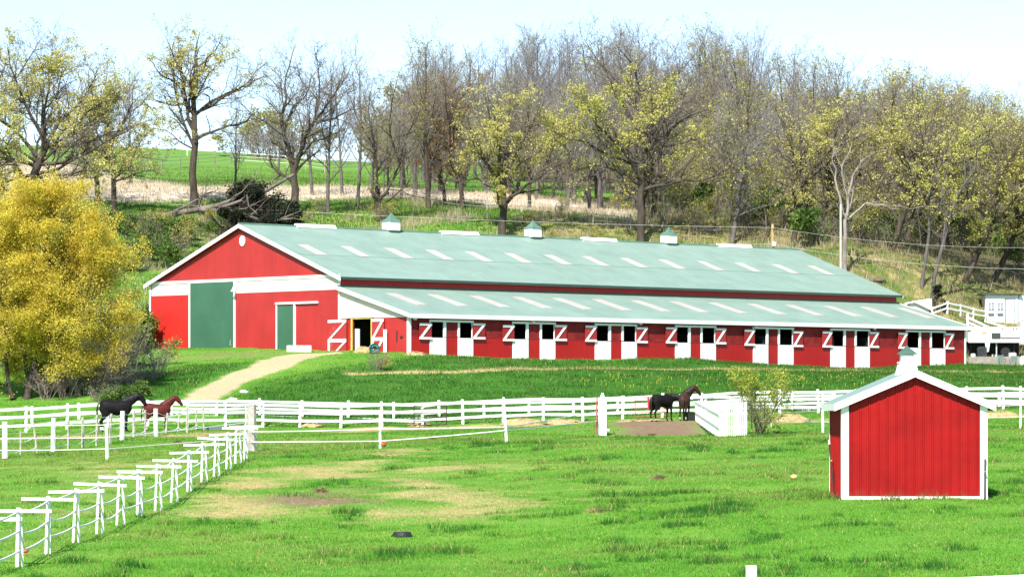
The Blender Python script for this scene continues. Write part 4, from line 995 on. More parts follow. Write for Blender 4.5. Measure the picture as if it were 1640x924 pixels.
# white garden cabin
D = 283.5; zc_ = (HOR-515)/F*D
cb_ = empty('garden_cabin', ((1578.5-CX)/F*D, D, zc_), 0, 'white flat-roofed cabin with small grid windows and a framed door at the right', 'cabin')
s_ = D/F; wl, hl = (1632-1578.5)*s_, (515-472)*s_
MB().prism([(0,0,-.6),(wl,0,-.6),(wl,0,hl),(0,0,hl)], (0,2.6,0)).build('wall', 'white', cb_)
m = MB(); m.prism([(-.4,-.35,hl+.0),(-.4,-.35,hl+.14),(wl+.25,-.35,hl+.08),(wl+.25,-.35,hl-.03)], (0,3.2,0)); m.build('roof', 'flash', cb_)
for p in (1583, 1597.5):
    x = (p-1578.5)*s_; m = MB(); m.box(x, x+.5, -.03, -.002, hl-1.36, hl-.72); wn = m.build('window', 'blue', cb_)
    m = MB(); m.box(x+.23, x+.27, -.042, -.031, hl-1.36, hl-.72)
    for k in range(1, 4): m.box(x, x+.5, -.041, -.0312, hl-1.36+k*.16-.02, hl-1.36+k*.16+.02)
    m.build('muntin', 'vinyl', wn)
    MB().box(x-.03, x+.5, -.16, -.002, hl-1.75, hl-1.62).build('flower_box', 'blue', cb_)
x = (1609.5-1578.5)*s_
dd = MB().box(x+.08, x+.82, -.03, -.002, .03, 1.95).build('door', 'white', cb_)
m = MB(); m.box(x, x+.08, -.04, -.0025, .0, 2.03); m.box(x+.82, x+.9, -.04, -.0025, .0, 2.03); m.box(x+.082, x+.818, -.04, -.0025, 1.953, 2.03); m.box(x+.082,x+.818,-.036,-.0305,.95,1.0); m.build('door_frame', 'blue', dd)
m = MB(); m.box(wl-.06, wl+.02, -.02, -.0025, -.3, hl-.03); m.build('corner_trim', 'blue', cb_)
m = MB(); m.prism([(wl+.002,0.001,-.6),(wl+2.2,.9,-.6),(wl+2.2,.9,hl-.25),(wl+.002,0.001,hl-.06)], (0,1.5,0)); m.build('side_wall', 'white', cb_)
# low white lean shelter behind the barn
D = 276; zc_ = (HOR-502)/F*D; s_ = D/F
sh = empty('low_shelter', ((1446-CX)/F*D, D, zc_), 0, 'low white shelter with a curved pale roof behind the right end of the barn', 'shelter')
wl = (1491-1446)*s_
MB().box(.6, wl-.1, .2, 2, -.5, .95).build('wall', 'white_worn', sh)
m = MB(); m.prism([(-.1,-.1,.50),(.5,-.1,.98),(wl,-.1,1.28),(wl,-.1,1.16),(.5,-.1,.86)], (0,2.4,0)); m.prism([(wl*.6,-.12,.75),(wl+.05,-.12,.25),(wl+.05,-.12,1.25),(wl*.3,-.12,1.05)], (0,.018,0)); m.build('roof', 'vinyl', sh)
MB().box(wl-.09, wl-.02, .1, .25, -.5, .6).build('post', 'rust', sh)
rail_fence('white rail fence on the terrace left of the garden cabin', [gnd(1493, 276), gnd(1522, 278), gnd(1578, 283)], 2.1, 1.05, rails=(.5,.95), name='terrace_fence')
# ramp-side boards falling towards the trailer
rp = empty('ramp_fence', px(1549.5,520,270), 0, 'white slanting rails running down from the terrace to the horse trailer', 'fence')
o = Vector(rp.location)
MB().beam((0,0,-1.0), (0,0,.95), .15, .15).build('post', 'white_fence', rp)
for y0, y1 in ((508,531),(516,536)):
    MB().beam(Vector(px(1550,y0,270))-o, Vector(px(1598,y1,269))-o, .05, .16).build('rail', 'white_fence', rp)
for a, b in (((1580,515),(1612,524)),): MB().beam(Vector(px(*a,272))-o, Vector(px(*b,271))-o, .05, .14).build('rail', 'white_fence', rp)
# ---------------------------------------------------------------- trees
class Tree:
    """trunk and limbs as tubes, twigs and leaves collected in arrays"""
    def __init__(s, seed, P):
        s.r = random.Random(seed); s.P = P; s.mb = MB(); s.tw = []; s.tips = []; s.nodes = []
    def wander(s, p, d, L, n, wob, up):
        pts = [p.copy()]; d = d.copy()
        for k in range(n):
            d = d+Vector((s.r.gauss(0, wob), s.r.gauss(0, wob), s.r.gauss(0, wob)+up)); d.normalize()
            p = p+d*(L/n); pts.append(p.copy())
        return pts
    def grow(s, pts, r0, r1, lv, sides=None):
        P = s.P; n = len(pts)-1; rad = [r0+(r1-r0)*k/n for k in range(n+1)]
        if lv <= 1: s.nodes += [(p, r) for p, r in zip(pts[1:], rad[1:])]
        if lv <= P['solid']:
            rr = list(rad)
            if lv == 0: rr[0] *= 1.35
            s.mb.tube(pts, rr, sides or (9, 6, 4, 3)[min(lv, 3)], cap=False)
        else: s.tw.append((*pts[0], *pts[n//2], *pts[-1], r0))
        ln = sum((pts[k+1]-pts[k]).length for k in range(n))
        if lv >= P['max']:
            s.tips.append(pts[-1]); s.tips.append((pts[-1]+pts[n//2])/2); return
        if lv == P['max']-1: s.tips.append(pts[-1])
        m = P['n'][lv]; m = max(2, int(m*s.r.uniform(.8, 1.2)+.5)); az = s.r.uniform(0, 6.28)
        if lv > 0: m = max(2, int(m*min(1.6, max(.5, ln/P['ref'][lv]))+.5))
        f0 = P['f0'][lv]
        for i in range(m):
            f = f0+(1-f0)*(i+s.r.random()*.8)/m; f = min(f, .999)
            q = f*n; k = min(int(q), n-1); p = pts[k].lerp(pts[k+1], q-k); d = (pts[k+1]-pts[k]).normalized()
            rl = rad[k]+(rad[k+1]-rad[k])*(q-k)
            az += 2.4+s.r.uniform(-.6, .6); an = R(P['ang'][lv]*s.r.uniform(.7, 1.3))*(1-.35*f if lv == 0 else 1)
            o = d.orthogonal().normalized(); o = Matrix.Rotation(az, 3, d) @ o
            if lv > 0: o = Vector((o.x, o.y, o.z*.6+P['lift'])).normalized() if lv < 3 else o
            dd = (d*math.cos(an)+o*math.sin(an)).normalized()
            L = ln*P['len'][lv]*s.r.uniform(.7, 1.25)*((1-P['cone']*(f-f0)/(1-f0+1e-6)) if lv == 0 else (1-.45*f))
            rc = min(rl*.75, max(P['rmin'], P['rk'][lv]*rl))
            s.grow(s.wander(p, dd, L, P['seg'][lv+1], P['wob'][lv+1], P['up'][lv+1]), rc, max(rc*.35, .007), lv+1)
    def fill(s, n, c, rad, low=-.5, hollow=.35, lv=2):
        """boughs that reach out from the nearest limb to places spread through the crown's ellipsoid"""
        r = s.r; T_ = []
        while len(T_) < n:
            v = Vector((r.uniform(-1, 1), r.uniform(-1, 1), r.uniform(low, 1)))
            if hollow < v.length < 1: T_.append(Vector((c[0]+v.x*rad[0], c[1]+v.y*rad[1], c[2]+v.z*rad[2])))
        T_.sort(key=lambda p: min((p-q).length for q, _ in s.nodes))
        for p in T_:
            q, rq = min(s.nodes, key=lambda k: (p-k[0]).length+max(0, k[0].z-p.z)*1.2)
            L = (p-q).length
            if L < .35: continue
            d = (p-q)/L; a = q.lerp(p, .35)+Vector((0, 0, -.06*L))+Vector((r.gauss(0, .07), r.gauss(0, .07), r.gauss(0, .07)))*L
            b = q.lerp(p, .7)+Vector((r.gauss(0, .08), r.gauss(0, .08), r.gauss(0, .08)))*L
            r0 = min(rq*.8, .018+.022*L); pts = [q, a, b, p]; s.grow(pts, r0, max(.012, r0*.35), lv)
            s.nodes += [(k, r0*f) for k, f in ((a, .8), (b, .6), (p, .4))]
    def meshes(s, name, bark_m, twig_m, leaf_m=None, leaf=(0, .2, .3), flat=.5, lw=.32):
        t = np.array(s.tw) if s.tw else np.zeros((0, 10)); g = np.random.default_rng(s.r.randint(0, 10**6))
        a, b, c, r = t[:, 0:3], t[:, 3:6], t[:, 6:9], np.maximum(t[:, 9], s.P['rmin'])
        d = c-a; d /= np.linalg.norm(d, axis=1, keepdims=True)+1e-9
        u = np.cross(d, np.array((.31, .77, .55))); u /= np.linalg.norm(u, axis=1, keepdims=True)+1e-9; w_ = np.cross(d, u)
        V = np.empty((len(t), 7, 3))
        for k in range(3):
            o = u*math.cos(2.094*k)+w_*math.sin(2.094*k); V[:, k] = a+o*r[:, None]; V[:, 3+k] = b+o*(r*.7)[:, None]
        V[:, 6] = c
        F_ = np.array([(0,1,4),(0,4,3),(1,2,5),(1,5,4),(2,0,3),(2,3,5),(3,4,6),(4,5,6),(5,3,6)])
        tv = V.reshape(-1, 3); tf_ = (np.arange(len(t))[:, None, None]*7+F_[None]).reshape(-1, 3); mi = np.zeros(len(tf_), np.int32)
        if leaf_m and leaf[0]:
            tips = np.array([tuple(p) for p in s.tips]); n = int(len(tips)*leaf[0])
            cl = value_noise(tips[:, 0]+tips[:, 1]*.6+100, tips[:, 2]+tips[:, 1]*.5+100, 2.2, 5)     # clumps: some boughs are further out
            pr = np.clip(cl-.30, .015, 1)**s.P.get('clump', 2.0); idx = g.choice(len(tips), n, p=pr/pr.sum())
            ctr = tips[idx]+g.normal(0, leaf[2], (n, 3))*np.array((1, 1, .8)); sz = leaf[1]*g.uniform(.55, 1.35, n)
            e1 = g.normal(0, 1, (n, 3)); e1 /= np.linalg.norm(e1, axis=1, keepdims=True)
            e2 = g.normal(0, 1, (n, 3)); e2[:, 2] *= flat; e2 -= e1*(e1*e2).sum(1, keepdims=True); e2 /= np.linalg.norm(e2, axis=1, keepdims=True)
            L = np.stack([ctr-e1*sz[:, None]*.5, ctr+e2*sz[:, None]*lw+e1*sz[:, None]*.1, ctr+e1*sz[:, None]*.5, ctr-e2*sz[:, None]*lw+e1*sz[:, None]*.05], 1)
            q = np.arange(n)[:, None]*4+len(tv)
            lf = np.concatenate([q+np.array([[0,1,2]]), q+np.array([[0,2,3]])])
            tv = np.concatenate([tv, L.reshape(-1, 3)]); tf_ = np.concatenate([tf_, lf]); mi = np.concatenate([mi, np.ones(len(lf), np.int32)])
        me = bpy.data.meshes.new(name+' crown'); me.vertices.add(len(tv)); me.vertices.foreach_set('co', tv.ravel())
        me.loops.add(tf_.size); me.loops.foreach_set('vertex_index', tf_.ravel().astype(np.int32))
        me.polygons.add(len(tf_)); me.polygons.foreach_set('loop_start', np.arange(0, tf_.size, 3, dtype=np.int32))
        me.materials.append(M[twig_m])
        if leaf_m: me.materials.append(M[leaf_m])
        me.polygons.foreach_set('material_index', mi); me.update(calc_edges=True)
        return s.mb.mesh(name+' trunk', bark_m, True), me
OAK = dict(solid=2, max=4, n=[8, 11, 8, 6], f0=[.42, .15, .15, .1], ang=[58, 50, 50, 48], len=[.62, .46, .50, .55], cone=.45, rk=[.52, .55, .55, .55], rmin=.0155,
           seg=[7, 7, 5, 3, 2], wob=[.06, .17, .22, .24, .25], up=[.02, .05, .04, .03, .0], lift=.35, ref=[1, 7.5, 3.4, 1.6])
WOOD = dict(solid=1, max=4, n=[18, 9, 7, 5], f0=[.30, .15, .15, .1], ang=[46, 42, 42, 42], len=[.36, .44, .48, .55], cone=.5, rk=[.40, .45, .45, .5], rmin=.015,
            seg=[8, 5, 3, 2, 2], wob=[.035, .10, .15, .2, .2], up=[.03, .09, .06, .04, .02], lift=.4, ref=[1, 5.5, 2.3, 1.1])
SAP = dict(solid=0, max=3, n=[14, 5, 4], f0=[.2, .2, .2], ang=[45, 42, 40], len=[.32, .42, .5], cone=.6, rk=[.4, .5, .5], rmin=.014,
           seg=[6, 3, 2, 2], wob=[.06, .15, .2, .2], up=[.04, .07, .04, .02], lift=.3, ref=[1, 2.2, 1])
def generic(seed, P, H, r, bark_m, twig_m, leaf_m=None, leaf=(0, .2, .3), lean=(0, 0), split=None, crown=None):
    t = Tree(seed, P); d = Vector((lean[0], lean[1], 1)).normalized()
    pts = [Vector((0,0,-.6))]+t.wander(Vector((0,0,0)), d, H*(split or .88), P['seg'][0], P['wob'][0], P['up'][0])
    t.grow(pts, r, r*(.55 if split else .12), 0)
    if split:                                             # a spreading crown of heavy ascending limbs at the fork
        n = 4; az = t.r.uniform(0, 6)
        for k in range(n):
            az += 6.28/n+t.r.uniform(-.4, .4); an = R(t.r.uniform(12, 38)); dd = Vector((math.cos(az)*math.sin(an)+lean[0]*.5, math.sin(az)*math.sin(an), math.cos(an)))
            t.grow(t.wander(pts[-1], dd, H*(1-split)*t.r.uniform(.8, 1.08), 7, .15, .04), r*.45, r*.05, 1)
    if crown: t.fill(crown[0], (lean[0]*H*.55, 0, H*crown[1]), (H*crown[2], H*crown[2], H*crown[3]))
    return t.meshes('tree', bark_m, twig_m, leaf_m, leaf)
def hero(seed, base, D, stems, P=OAK, bark_m='bark_oak', twig_m='bark_twig', leaf_m=None, leaf=(0, .2, .3), flat=.5, depth=.5, lw=.32, crown=None):
    """a tree drawn from the photograph: stems are lists of photograph points with two radii; depth is given to the limbs by turns"""
    t = Tree(seed, P); s_ = D/F
    for k, (pl_, r0, r1) in enumerate(stems):
        off = 0; sgn = (1, -1)[k % 2]; P3 = []
        for j, (x, y) in enumerate(pl_):
            if k > 0: off = sgn*depth*j*t.r.uniform(.6, 1.4)
            P3.append(Vector(((x-base[0])*s_, off, (base[1]-y)*s_)))
        if k == 0: P3[0].z -= .6
        fine = [P3[0]]                                     # add a kink between every two points
        for a, b in zip(P3[:-1], P3[1:]):
            q = (b-a).length*(.06 if k else .018); fine += [a.lerp(b, .5)+Vector((t.r.gauss(0, q), t.r.gauss(0, q), t.r.gauss(0, q))), b]
        lv = 0 if k == 0 else 1
        if lv == 1: r0 *= .60; r1 *= .45
        if lv == 0:
            r0 *= .66; r1 *= .62
            n0 = P['n'][0]; P['n'][0] = 5; t.grow(fine, r0, r1, 0); P['n'][0] = n0
        else: t.grow(fine, r0, r1, 1)
    if crown:
        n, cx_, cy_, rx, rz = crown[:5]; t.fill(n, ((cx_-base[0])*s_, 0, (base[1]-cy_)*s_), (rx*s_, rx*s_*.8, rz*s_), *crown[5:])
    return t.meshes('tree', bark_m, twig_m, leaf_m, leaf, flat, lw)
def plant(name, meshes, loc, rz, sc, label, cat, group=None, parts=('trunk', 'crown')):
    o = empty(name, loc, rz, label, cat, group); o.scale = sc if hasattr(sc, '__len__') else (sc, sc, sc)
    for me, nm in zip(meshes, parts):
        c = bpy.data.objects.new(nm, me); C.objects.link(c); c.parent = o
    return o
import copy as _cp
def hp(name, seed, bx, by, D, stems, label, **kw):
    g = gnd(bx, D); return plant(name, hero(seed, (bx, by), D, stems, **kw), g, 0, 1, label, 'tree')
# --- the trees one can tell apart
LO = dict(leaf_m='leaf_oak', leaf=(2.00, .165, .14))
hp('oak_tree', 1, 310, 333, 299, [([(310,333),(308,280),(313,230),(311,185),(308,140)],.58,.34),
   ([(312,215),(300,170),(296,135),(280,90),(268,62)],.30,.05),([(308,140),(312,110),(312,78),(318,50)],.26,.05),([(308,142),(325,115),(345,85),(356,62)],.24,.05),
   ([(313,185),(335,165),(365,148),(395,130),(426,98)],.30,.05),([(313,182),(340,172),(370,152),(400,142),(428,128)],.24,.05),
   ([(300,166),(280,170),(255,163),(238,153),(222,145)],.20,.04),([(300,140),(275,130),(255,118),(240,98)],.18,.04),([(297,132),(285,100),(292,66)],.16,.04),
   ([(311,228),(338,216),(362,206)],.14,.04),([(310,240),(285,226),(262,208),(243,204)],.15,.04),([(312,160),(335,120),(380,95)],.18,.04)],
   'tall spreading oak with a straight dark trunk standing alone left of the barn peak', **dict(LO, leaf=(1.1, .165, .14), crown=(70, 332, 118, 104, 76)))
hp('oak_tree', 2, 30, 345, 276, [([(30,345),(42,290),(58,245),(75,205)],.75,.45),([(62,243),(25,232),(-20,215),(-60,190)],.36,.06),([(75,205),(92,170),(88,130),(98,80)],.34,.05),
   ([(74,205),(50,160),(30,110),(18,52)],.36,.05),([(72,212),(115,190),(150,165),(182,125)],.32,.05),([(62,238),(100,236),(140,224),(182,200),(215,186)],.30,.05),
   ([(75,205),(66,160),(60,110),(48,70)],.26,.05),([(52,268),(95,262),(135,280),(165,300)],.2,.04),([(60,225),(20,180),(-20,140),(-40,90)],.32,.05),([(75,205),(120,150),(150,110),(160,95)],.25,.05),([(55,255),(10,265),(-30,270)],.25,.05),([(60,235),(5,200),(-30,180)],.25,.05),([(80,212),(130,205),(175,185),(210,165)],.26,.05),([(55,262),(110,255),(170,250),(225,250)],.26,.05),([(70,220),(70,150),(75,90),(80,40)],.28,.05),([(60,240),(120,180),(165,140),(200,130)],.28,.05),([(48,280),(0,275),(-40,290)],.2,.04)],
   'massive leaning oak with dark limbs at the left edge behind the yellow tree', leaf_m='leaf_oak', leaf=(1.5, .17, .15), crown=(110, 70, 165, 155, 125, -.75))
hp('oak_tree', 3, 183, 338, 290, [([(183,338),(182,300),(180,266),(170,235)],.40,.28),([(181,282),(200,266),(222,240),(240,215)],.22,.04),([(170,235),(150,200),(140,160),(132,125)],.22,.04),
   ([(172,240),(195,200),(214,165),(226,128)],.22,.04),([(178,255),(205,236),(245,222)],.16,.04),([(170,235),(175,190),(180,150)],.2,.04),([(180,270),(215,280),(245,285)],.12,.03),([(176,250),(140,235),(110,225)],.15,.04),([(172,238),(205,180),(235,150)],.2,.04),([(182,290),(225,275),(262,280)],.16,.04),([(178,262),(225,250),(265,255)],.16,.04),([(181,275),(140,270),(105,262)],.16,.04)],
   'leafing oak standing just above the top of the yellow tree', leaf_m='leaf_oak', leaf=(1.7, .165, .14), crown=(70, 190, 215, 85, 95, -.8))
hp('oak_tree', 4, 157, 322, 296, [([(157,322),(155,282),(150,250),(140,228)],.42,.28),([(140,228),(120,190),(110,150),(100,110)],.22,.04),([(142,230),(150,185),(165,140),(170,95)],.22,.04),([(152,262),(120,245),(85,240)],.18,.04),
   ([(142,230),(110,210),(80,190)],.18,.04),([(150,240),(185,215),(215,200),(245,190)],.16,.04),([(155,280),(120,275),(95,285)],.13,.03)],
   'leafing oak between the massive leaning oak and the smaller oak above the yellow tree', leaf_m='leaf_oak', leaf=(1.4, .165, .14), crown=(60, 130, 205, 80, 95, -.8))
hp('bare_tree', 5, 472, 338, 301, [([(472,338),(473,300),(470,268),(464,246)],.62,.42),([(464,248),(455,215),(453,185),(461,158),(458,138),(466,108),(478,72)],.32,.05),
   ([(455,208),(470,165),(488,150),(496,122),(514,98)],.22,.04),([(472,270),(485,235),(495,210),(506,190),(524,172),(548,138),(566,104)],.40,.06),
   ([(505,192),(535,186),(560,172),(592,163)],.22,.04),([(478,252),(500,226),(530,216),(562,205)],.20,.04),([(458,230),(448,190),(450,140),(446,100)],.2,.04),([(500,200),(512,150),(510,105),(504,75)],.22,.04),([(466,285),(440,262),(425,250)],.13,.03)],
   'bare twin-stemmed tree with a bent leaning right stem behind the barn roof', bark_m='bark_oak', twig_m='bark_twig', leaf_m='leaf_olive', leaf=(.05, .15, .2), crown=(70, 508, 165, 78, 95))
hp('bare_tree', 6, 607, 354, 296, [([(607,354),(606,326),(603,310)],.46,.36),([(603,312),(604,270),(600,230),(591,182),(598,132)],.26,.05),([(606,320),(622,300),(640,260),(650,216),(665,190),(690,158)],.28,.05),
   ([(610,330),(630,316),(650,300),(660,284)],.16,.04),([(601,240),(577,200),(566,150),(562,110)],.18,.04),([(640,260),(625,215),(628,165),(640,120)],.18,.04),([(650,215),(680,205),(706,190)],.14,.03),([(604,275),(625,250),(632,225)],.13,.03)],
   'low-forked bare tree in front of the tan meadow, left of the first cupola', leaf_m='leaf_olive', leaf=(.15, .15, .2), crown=(60, 625, 205, 70, 100))
hp('oak_tree', 7, 803, 381, 287, [([(803,381),(805,350),(808,325),(800,290)],.58,.42),([(805,327),(830,308),(855,290),(885,270),(915,252)],.30,.05),([(800,290),(780,260),(760,235),(735,218)],.28,.05),
   ([(800,290),(800,250),(810,210),(822,160)],.28,.05),([(802,282),(830,240),(850,200),(872,158)],.26,.05),([(800,290),(770,250),(755,210),(745,178)],.24,.05),([(830,308),(870,300),(900,298),(930,308)],.15,.04),
   ([(806,235),(785,190),(775,150)],.2,.04),([(850,292),(880,250),(905,210)],.18,.04),([(802,300),(765,285),(735,290),(715,300)],.16,.04),([(800,275),(840,255),(880,230),(905,200)],.2,.04)],
   'broad yellow-green oak behind the middle of the roof, left of the second cupola', leaf_m='leaf_oak', leaf=(1.5, .165, .14), crown=(90, 822, 235, 112, 100))
hp('oak_tree', 8, 1025, 391, 286, [([(1025,391),(1027,350),(1025,310),(1030,272)],.58,.42),([(1030,272),(1050,230),(1075,200),(1105,182),(1150,160)],.32,.05),([(1030,272),(1030,220),(1020,170),(1010,112)],.30,.05),
   ([(1028,282),(1000,240),(970,210),(945,180),(928,145)],.30,.05),([(1028,292),(980,265),(940,262),(900,272)],.24,.05),([(1027,300),(1070,290),(1120,285),(1160,270),(1190,246)],.28,.05),([(1030,255),(1060,180),(1075,122)],.24,.05),
   ([(1022,205),(985,150),(968,104)],.2,.04),([(1027,300),(1000,302),(984,322)],.13,.03),([(1045,235),(1090,225),(1130,215)],.2,.04),([(1020,260),(960,235),(915,215),(885,200)],.22,.04),([(1030,250),(1045,190),(1040,130)],.22,.04)],
   'broad lime-green oak between the second and third cupolas', leaf_m='leaf_lime', leaf=(1.35, .165, .14), crown=(120, 1035, 215, 155, 118))
DEAD = dict(OAK, n=[2, 3, 2, 2], max=3)
hp('dead_tree', 9, 1353, 434, 280, [([(1354,434),(1353,382),(1353,345),(1355,332)],.30,.24),([(1352,338),(1345,305),(1337,275),(1332,250),(1335,235),(1331,213)],.22,.06),
   ([(1357,335),(1358,305),(1365,280),(1373,260),(1381,246),(1405,231)],.27,.05),([(1357,302),(1350,276),(1348,256),(1357,240),(1362,225),(1364,208)],.20,.05),
   ([(1358,341),(1372,328),(1385,316),(1400,313),(1430,318),(1460,323),(1500,318)],.16,.03),([(1386,315),(1415,318),(1440,325)],.12,.05)],
   'bleached dead tree with bare white limbs at the right end of the barn roof', P=DEAD, bark_m='bark_dead', twig_m='bark_dead', depth=.2)
LEANP = dict(OAK, n=[7, 7, 6, 4])
hp('slim_tree', 10, 1475, 446, 283, [([(1475,446),(1483,400),(1488,360),(1487,310),(1492,280)],.24,.18),([(1492,280),(1510,240),(1530,190),(1545,150)],.18,.04),([(1488,320),(1470,280),(1455,240),(1450,200)],.13,.03),([(1490,290),(1488,240),(1480,190),(1485,140)],.14,.03),([(1505,250),(1535,235),(1560,220)],.12,.03)],
   'slim pale-trunked tree leaning right, the left one of two behind the roof end', P=LEANP, bark_m='bark_grey', leaf_m='leaf_lime', leaf=(2.00, .165, .14))
hp('slim_tree', 11, 1493, 456, 281, [([(1493,456),(1497,410),(1510,360),(1520,320),(1530,290)],.28,.2),([(1530,290),(1560,240),(1580,190),(1592,140)],.2,.04),([(1520,320),(1550,300),(1590,290)],.12,.03),([(1515,340),(1505,300),(1510,250),(1520,200)],.14,.03),([(1545,265),(1545,220),(1550,170)],.14,.03)],
   'slim pale-trunked tree leaning right, the right one of two behind the roof end', P=LEANP, bark_m='bark_grey', leaf_m='leaf_lime', leaf=(2.00, .165, .14))
# --- golden willow at the left edge
WIL = dict(clump=.8, solid=2, max=4, n=[5, 16, 9, 6], f0=[.3, .2, .12, .1], ang=[44, 54, 48, 46], len=[.5, .46, .50, .6], cone=.3, rk=[.5, .5, .5, .5], rmin=.007,
           seg=[7, 6, 4, 3, 2], wob=[.06, .12, .16, .2, .25], up=[.03, .04, .02, -.03, -.12], lift=.2, ref=[1, 7, 3, 1.4])
hp('willow_tree', 12, 42, 652, 193, [([(42,652),(54,600),(55,545),(61,485)],.34,.22),([(61,486),(73,420),(84,365),(87,339)],.20,.03),([(44,640),(52,590),(65,540),(94,491),(129,446),(154,403)],.24,.03),
   ([(50,630),(61,598),(87,560),(113,537),(144,517),(176,502)],.18,.03),([(20,652),(8,590),(-8,520),(-18,451),(-20,373)],.26,.03),([(46,625),(40,560),(30,485),(26,416),(22,343)],.24,.03),
   ([(53,560),(64,502),(96,434),(129,365)],.18,.03),([(60,615),(79,597),(111,597),(137,592)],.10,.03),([(53,550),(60,477),(50,408),(53,348)],.2,.03),([(94,494),(137,468),(176,451),(190,437)],.14,.03),([(-10,530),(-50,468),(-70,416)],.2,.03),([(8,590),(20,530),(0,468),(5,399)],.2,.03),([(86,477),(120,416),(147,373)],.14,.03),([(77,560),(120,502),(159,477),(184,469)],.13,.03)],
   'round golden-yellow willow at the left edge in front of the barn', P=WIL, bark_m='bark_oak', twig_m='bark_oak', leaf_m='leaf_yellow', leaf=(17, .125, .22), flat=.45, lw=.2, crown=(360, 70, 470, 158, 184, -.85, .25), depth=.42)
# --- kinds for the wood
TL = 'tree'
K = {}
for i in range(5): K['bare%d' % i] = (generic(40+i, WOOD, 19, .26, 'bark_grey', 'bark_bare'), 19)
for i in range(3): K['bud%d' % i] = (generic(50+i, WOOD, 17.5, .30, 'bark_oak', 'bark_twig', 'leaf_olive', (.35, .18, .3)), 17.5)
for i in range(3): K['oak%d' % i] = (generic(60+i, OAK, 15.5, .30, 'bark_oak', 'bark_twig', 'leaf_oak', (.62, .165, .14), (.30, 0), .38, (70, .62, .36, .36)), 15.5)
for i in range(3): K['lime%d' % i] = (generic(70+i, OAK, 14, .25, 'bark_oak', 'bark_twig', 'leaf_lime', (.78, .165, .14), (.36, 0), .36, (70, .62, .36, .36)), 14)
K['rust0'] = (generic(80, OAK, 14, .27, 'bark_oak', 'bark_twig', 'leaf_rust', (.55, .16, .14), (.05, 0), .42, (50, .62, .32, .36)), 14)
K['grey0'] = (generic(81, OAK, 16, .32, 'bark_oak', 'bark_twig', None, (0, .2, .3), (.12, 0), .42, (60, .62, .34, .36)), 16)
K['grey1'] = (generic(82, OAK, 15, .28, 'bark_grey', 'bark_bare', 'leaf_olive', (.2, .15, .2), (.1, 0), .40, (60, .62, .34, .36)), 15)
for i in range(3): K['sap%d' % i] = (generic(90+i, SAP, 7.5, .075, 'bark_grey', 'bark_twig', 'leaf_olive', (1.0, .2, .3) if i else (.3, .2, .3)), 7.5)
rt = random.Random(21)
def wood_tree(name, kind, bx, D, top_y, label, group=None, rz=None, wide=1.0):
    g = gnd(bx, D); H = (HOR-top_y)/F*D-g.z; me, h0 = K[kind]; s_ = H/h0*1.0
    return plant(name, me, g, rt.uniform(0, 6.28) if rz is None else rz, (s_*wide, s_*wide, s_), label, 'tree', group)
for nm, kd, bx, D, ty_, lab in [
    ('slim_tree','bare1',377,308,135,'slim bare dark tree just right of the lone spreading oak'),
    ('bare_tree','bare2',525,301,70,'straight grey-trunked bare tree right of the twin-stemmed tree'),
    ('bare_tree','bare3',573,313,75,'bare tree with a clean straight trunk before the tan meadow, left of the first cupola'),
    ('budding_tree','bud0',686,310,42,'tall budding tree right of the first cupola, its top clear against the sky'),
    ('rusty_tree','rust0',740,310,108,'reddish-brown budding tree between the first cupola and the broad yellow-green oak'),
    ('rusty_tree','rust0',712,318,150,'lower reddish tree half hidden behind the tall budding tree'),
    ('bare_tree','grey1',907,318,140,'bare tree at the right shoulder of the broad yellow-green oak'),
    ('bare_tree','grey0',1047,296,95,'thick bare trunk right behind the broad lime-green oak'),
    ('budding_tree','grey1',1172,287,150,'dark-trunked budding tree on the slope right of the third cupola'),
    ('budding_tree','bud1',1190,296,95,'upright budding tree close behind the dark trunk right of the third cupola'),
    ('oak_tree','oak1',1270,289,150,'leafing oak above the tan utility pole'),
    ('oak_tree','lime1',1310,296,150,'leafing oak between the tan utility pole and the dead white tree'),
    ('oak_tree','oak2',1428,291,120,'leafing oak right of the dead white tree'),
    ('oak_tree','lime0',1545,289,170,'bright leafing tree behind the white garden cabin, left of its door'),
    ('oak_tree','lime2',1592,293,160,'bright leafing tree above the roof of the garden cabin'),
    ('oak_tree','oak0',1640,292,165,'bright leafing tree cut off by the right edge'),
    ('oak_tree','lime1',1668,288,190,'outermost leafing tree at the right edge, only its boughs in view'),
    ('bare_tree','bare0',500,318,100,'thin bare tree just right of the twin-stemmed tree, its trunk in the tan meadow'),
    ('bare_tree','bare4',548,322,95,'thin bare tree between the two straight-trunked trees before the meadow'),
    ('bare_tree','grey1',592,334,120,'slender budding tree rising behind the low-forked bare tree'),
    ('bare_tree','bare2',643,322,110,'bare tree between the low-forked bare tree and the tall budding tree'),
    ('bare_tree','bare1',664,330,80,'grey bare tree close left of the tall budding tree'),
    ('bare_tree','grey0',705,340,95,'bare broad tree just behind the lower reddish tree'),
    ('bare_tree','bare3',445,345,120,'distant bare tree left of the twin-stemmed tree'),
    ('bare_tree','bare4',210,330,85,'bare tree rising behind the leafing oaks left of the lone oak'),
    ('oak_tree','oak1',-45,300,25,'leafing oak cut off by the left edge, above the yellow tree')]:
    wood_tree(nm, kd, bx, D, ty_, lab, rz=rt.gauss(0, .4), wide=1.15 if kd[:2] in ('oa', 'li') else 1)
SKY = np.array([(620,95),(690,62),(760,60),(850,30),(930,38),(1000,25),(1080,42),(1150,32),(1250,65),(1350,82),(1450,92),(1530,110),(1600,140),(1700,150)])
placed = []
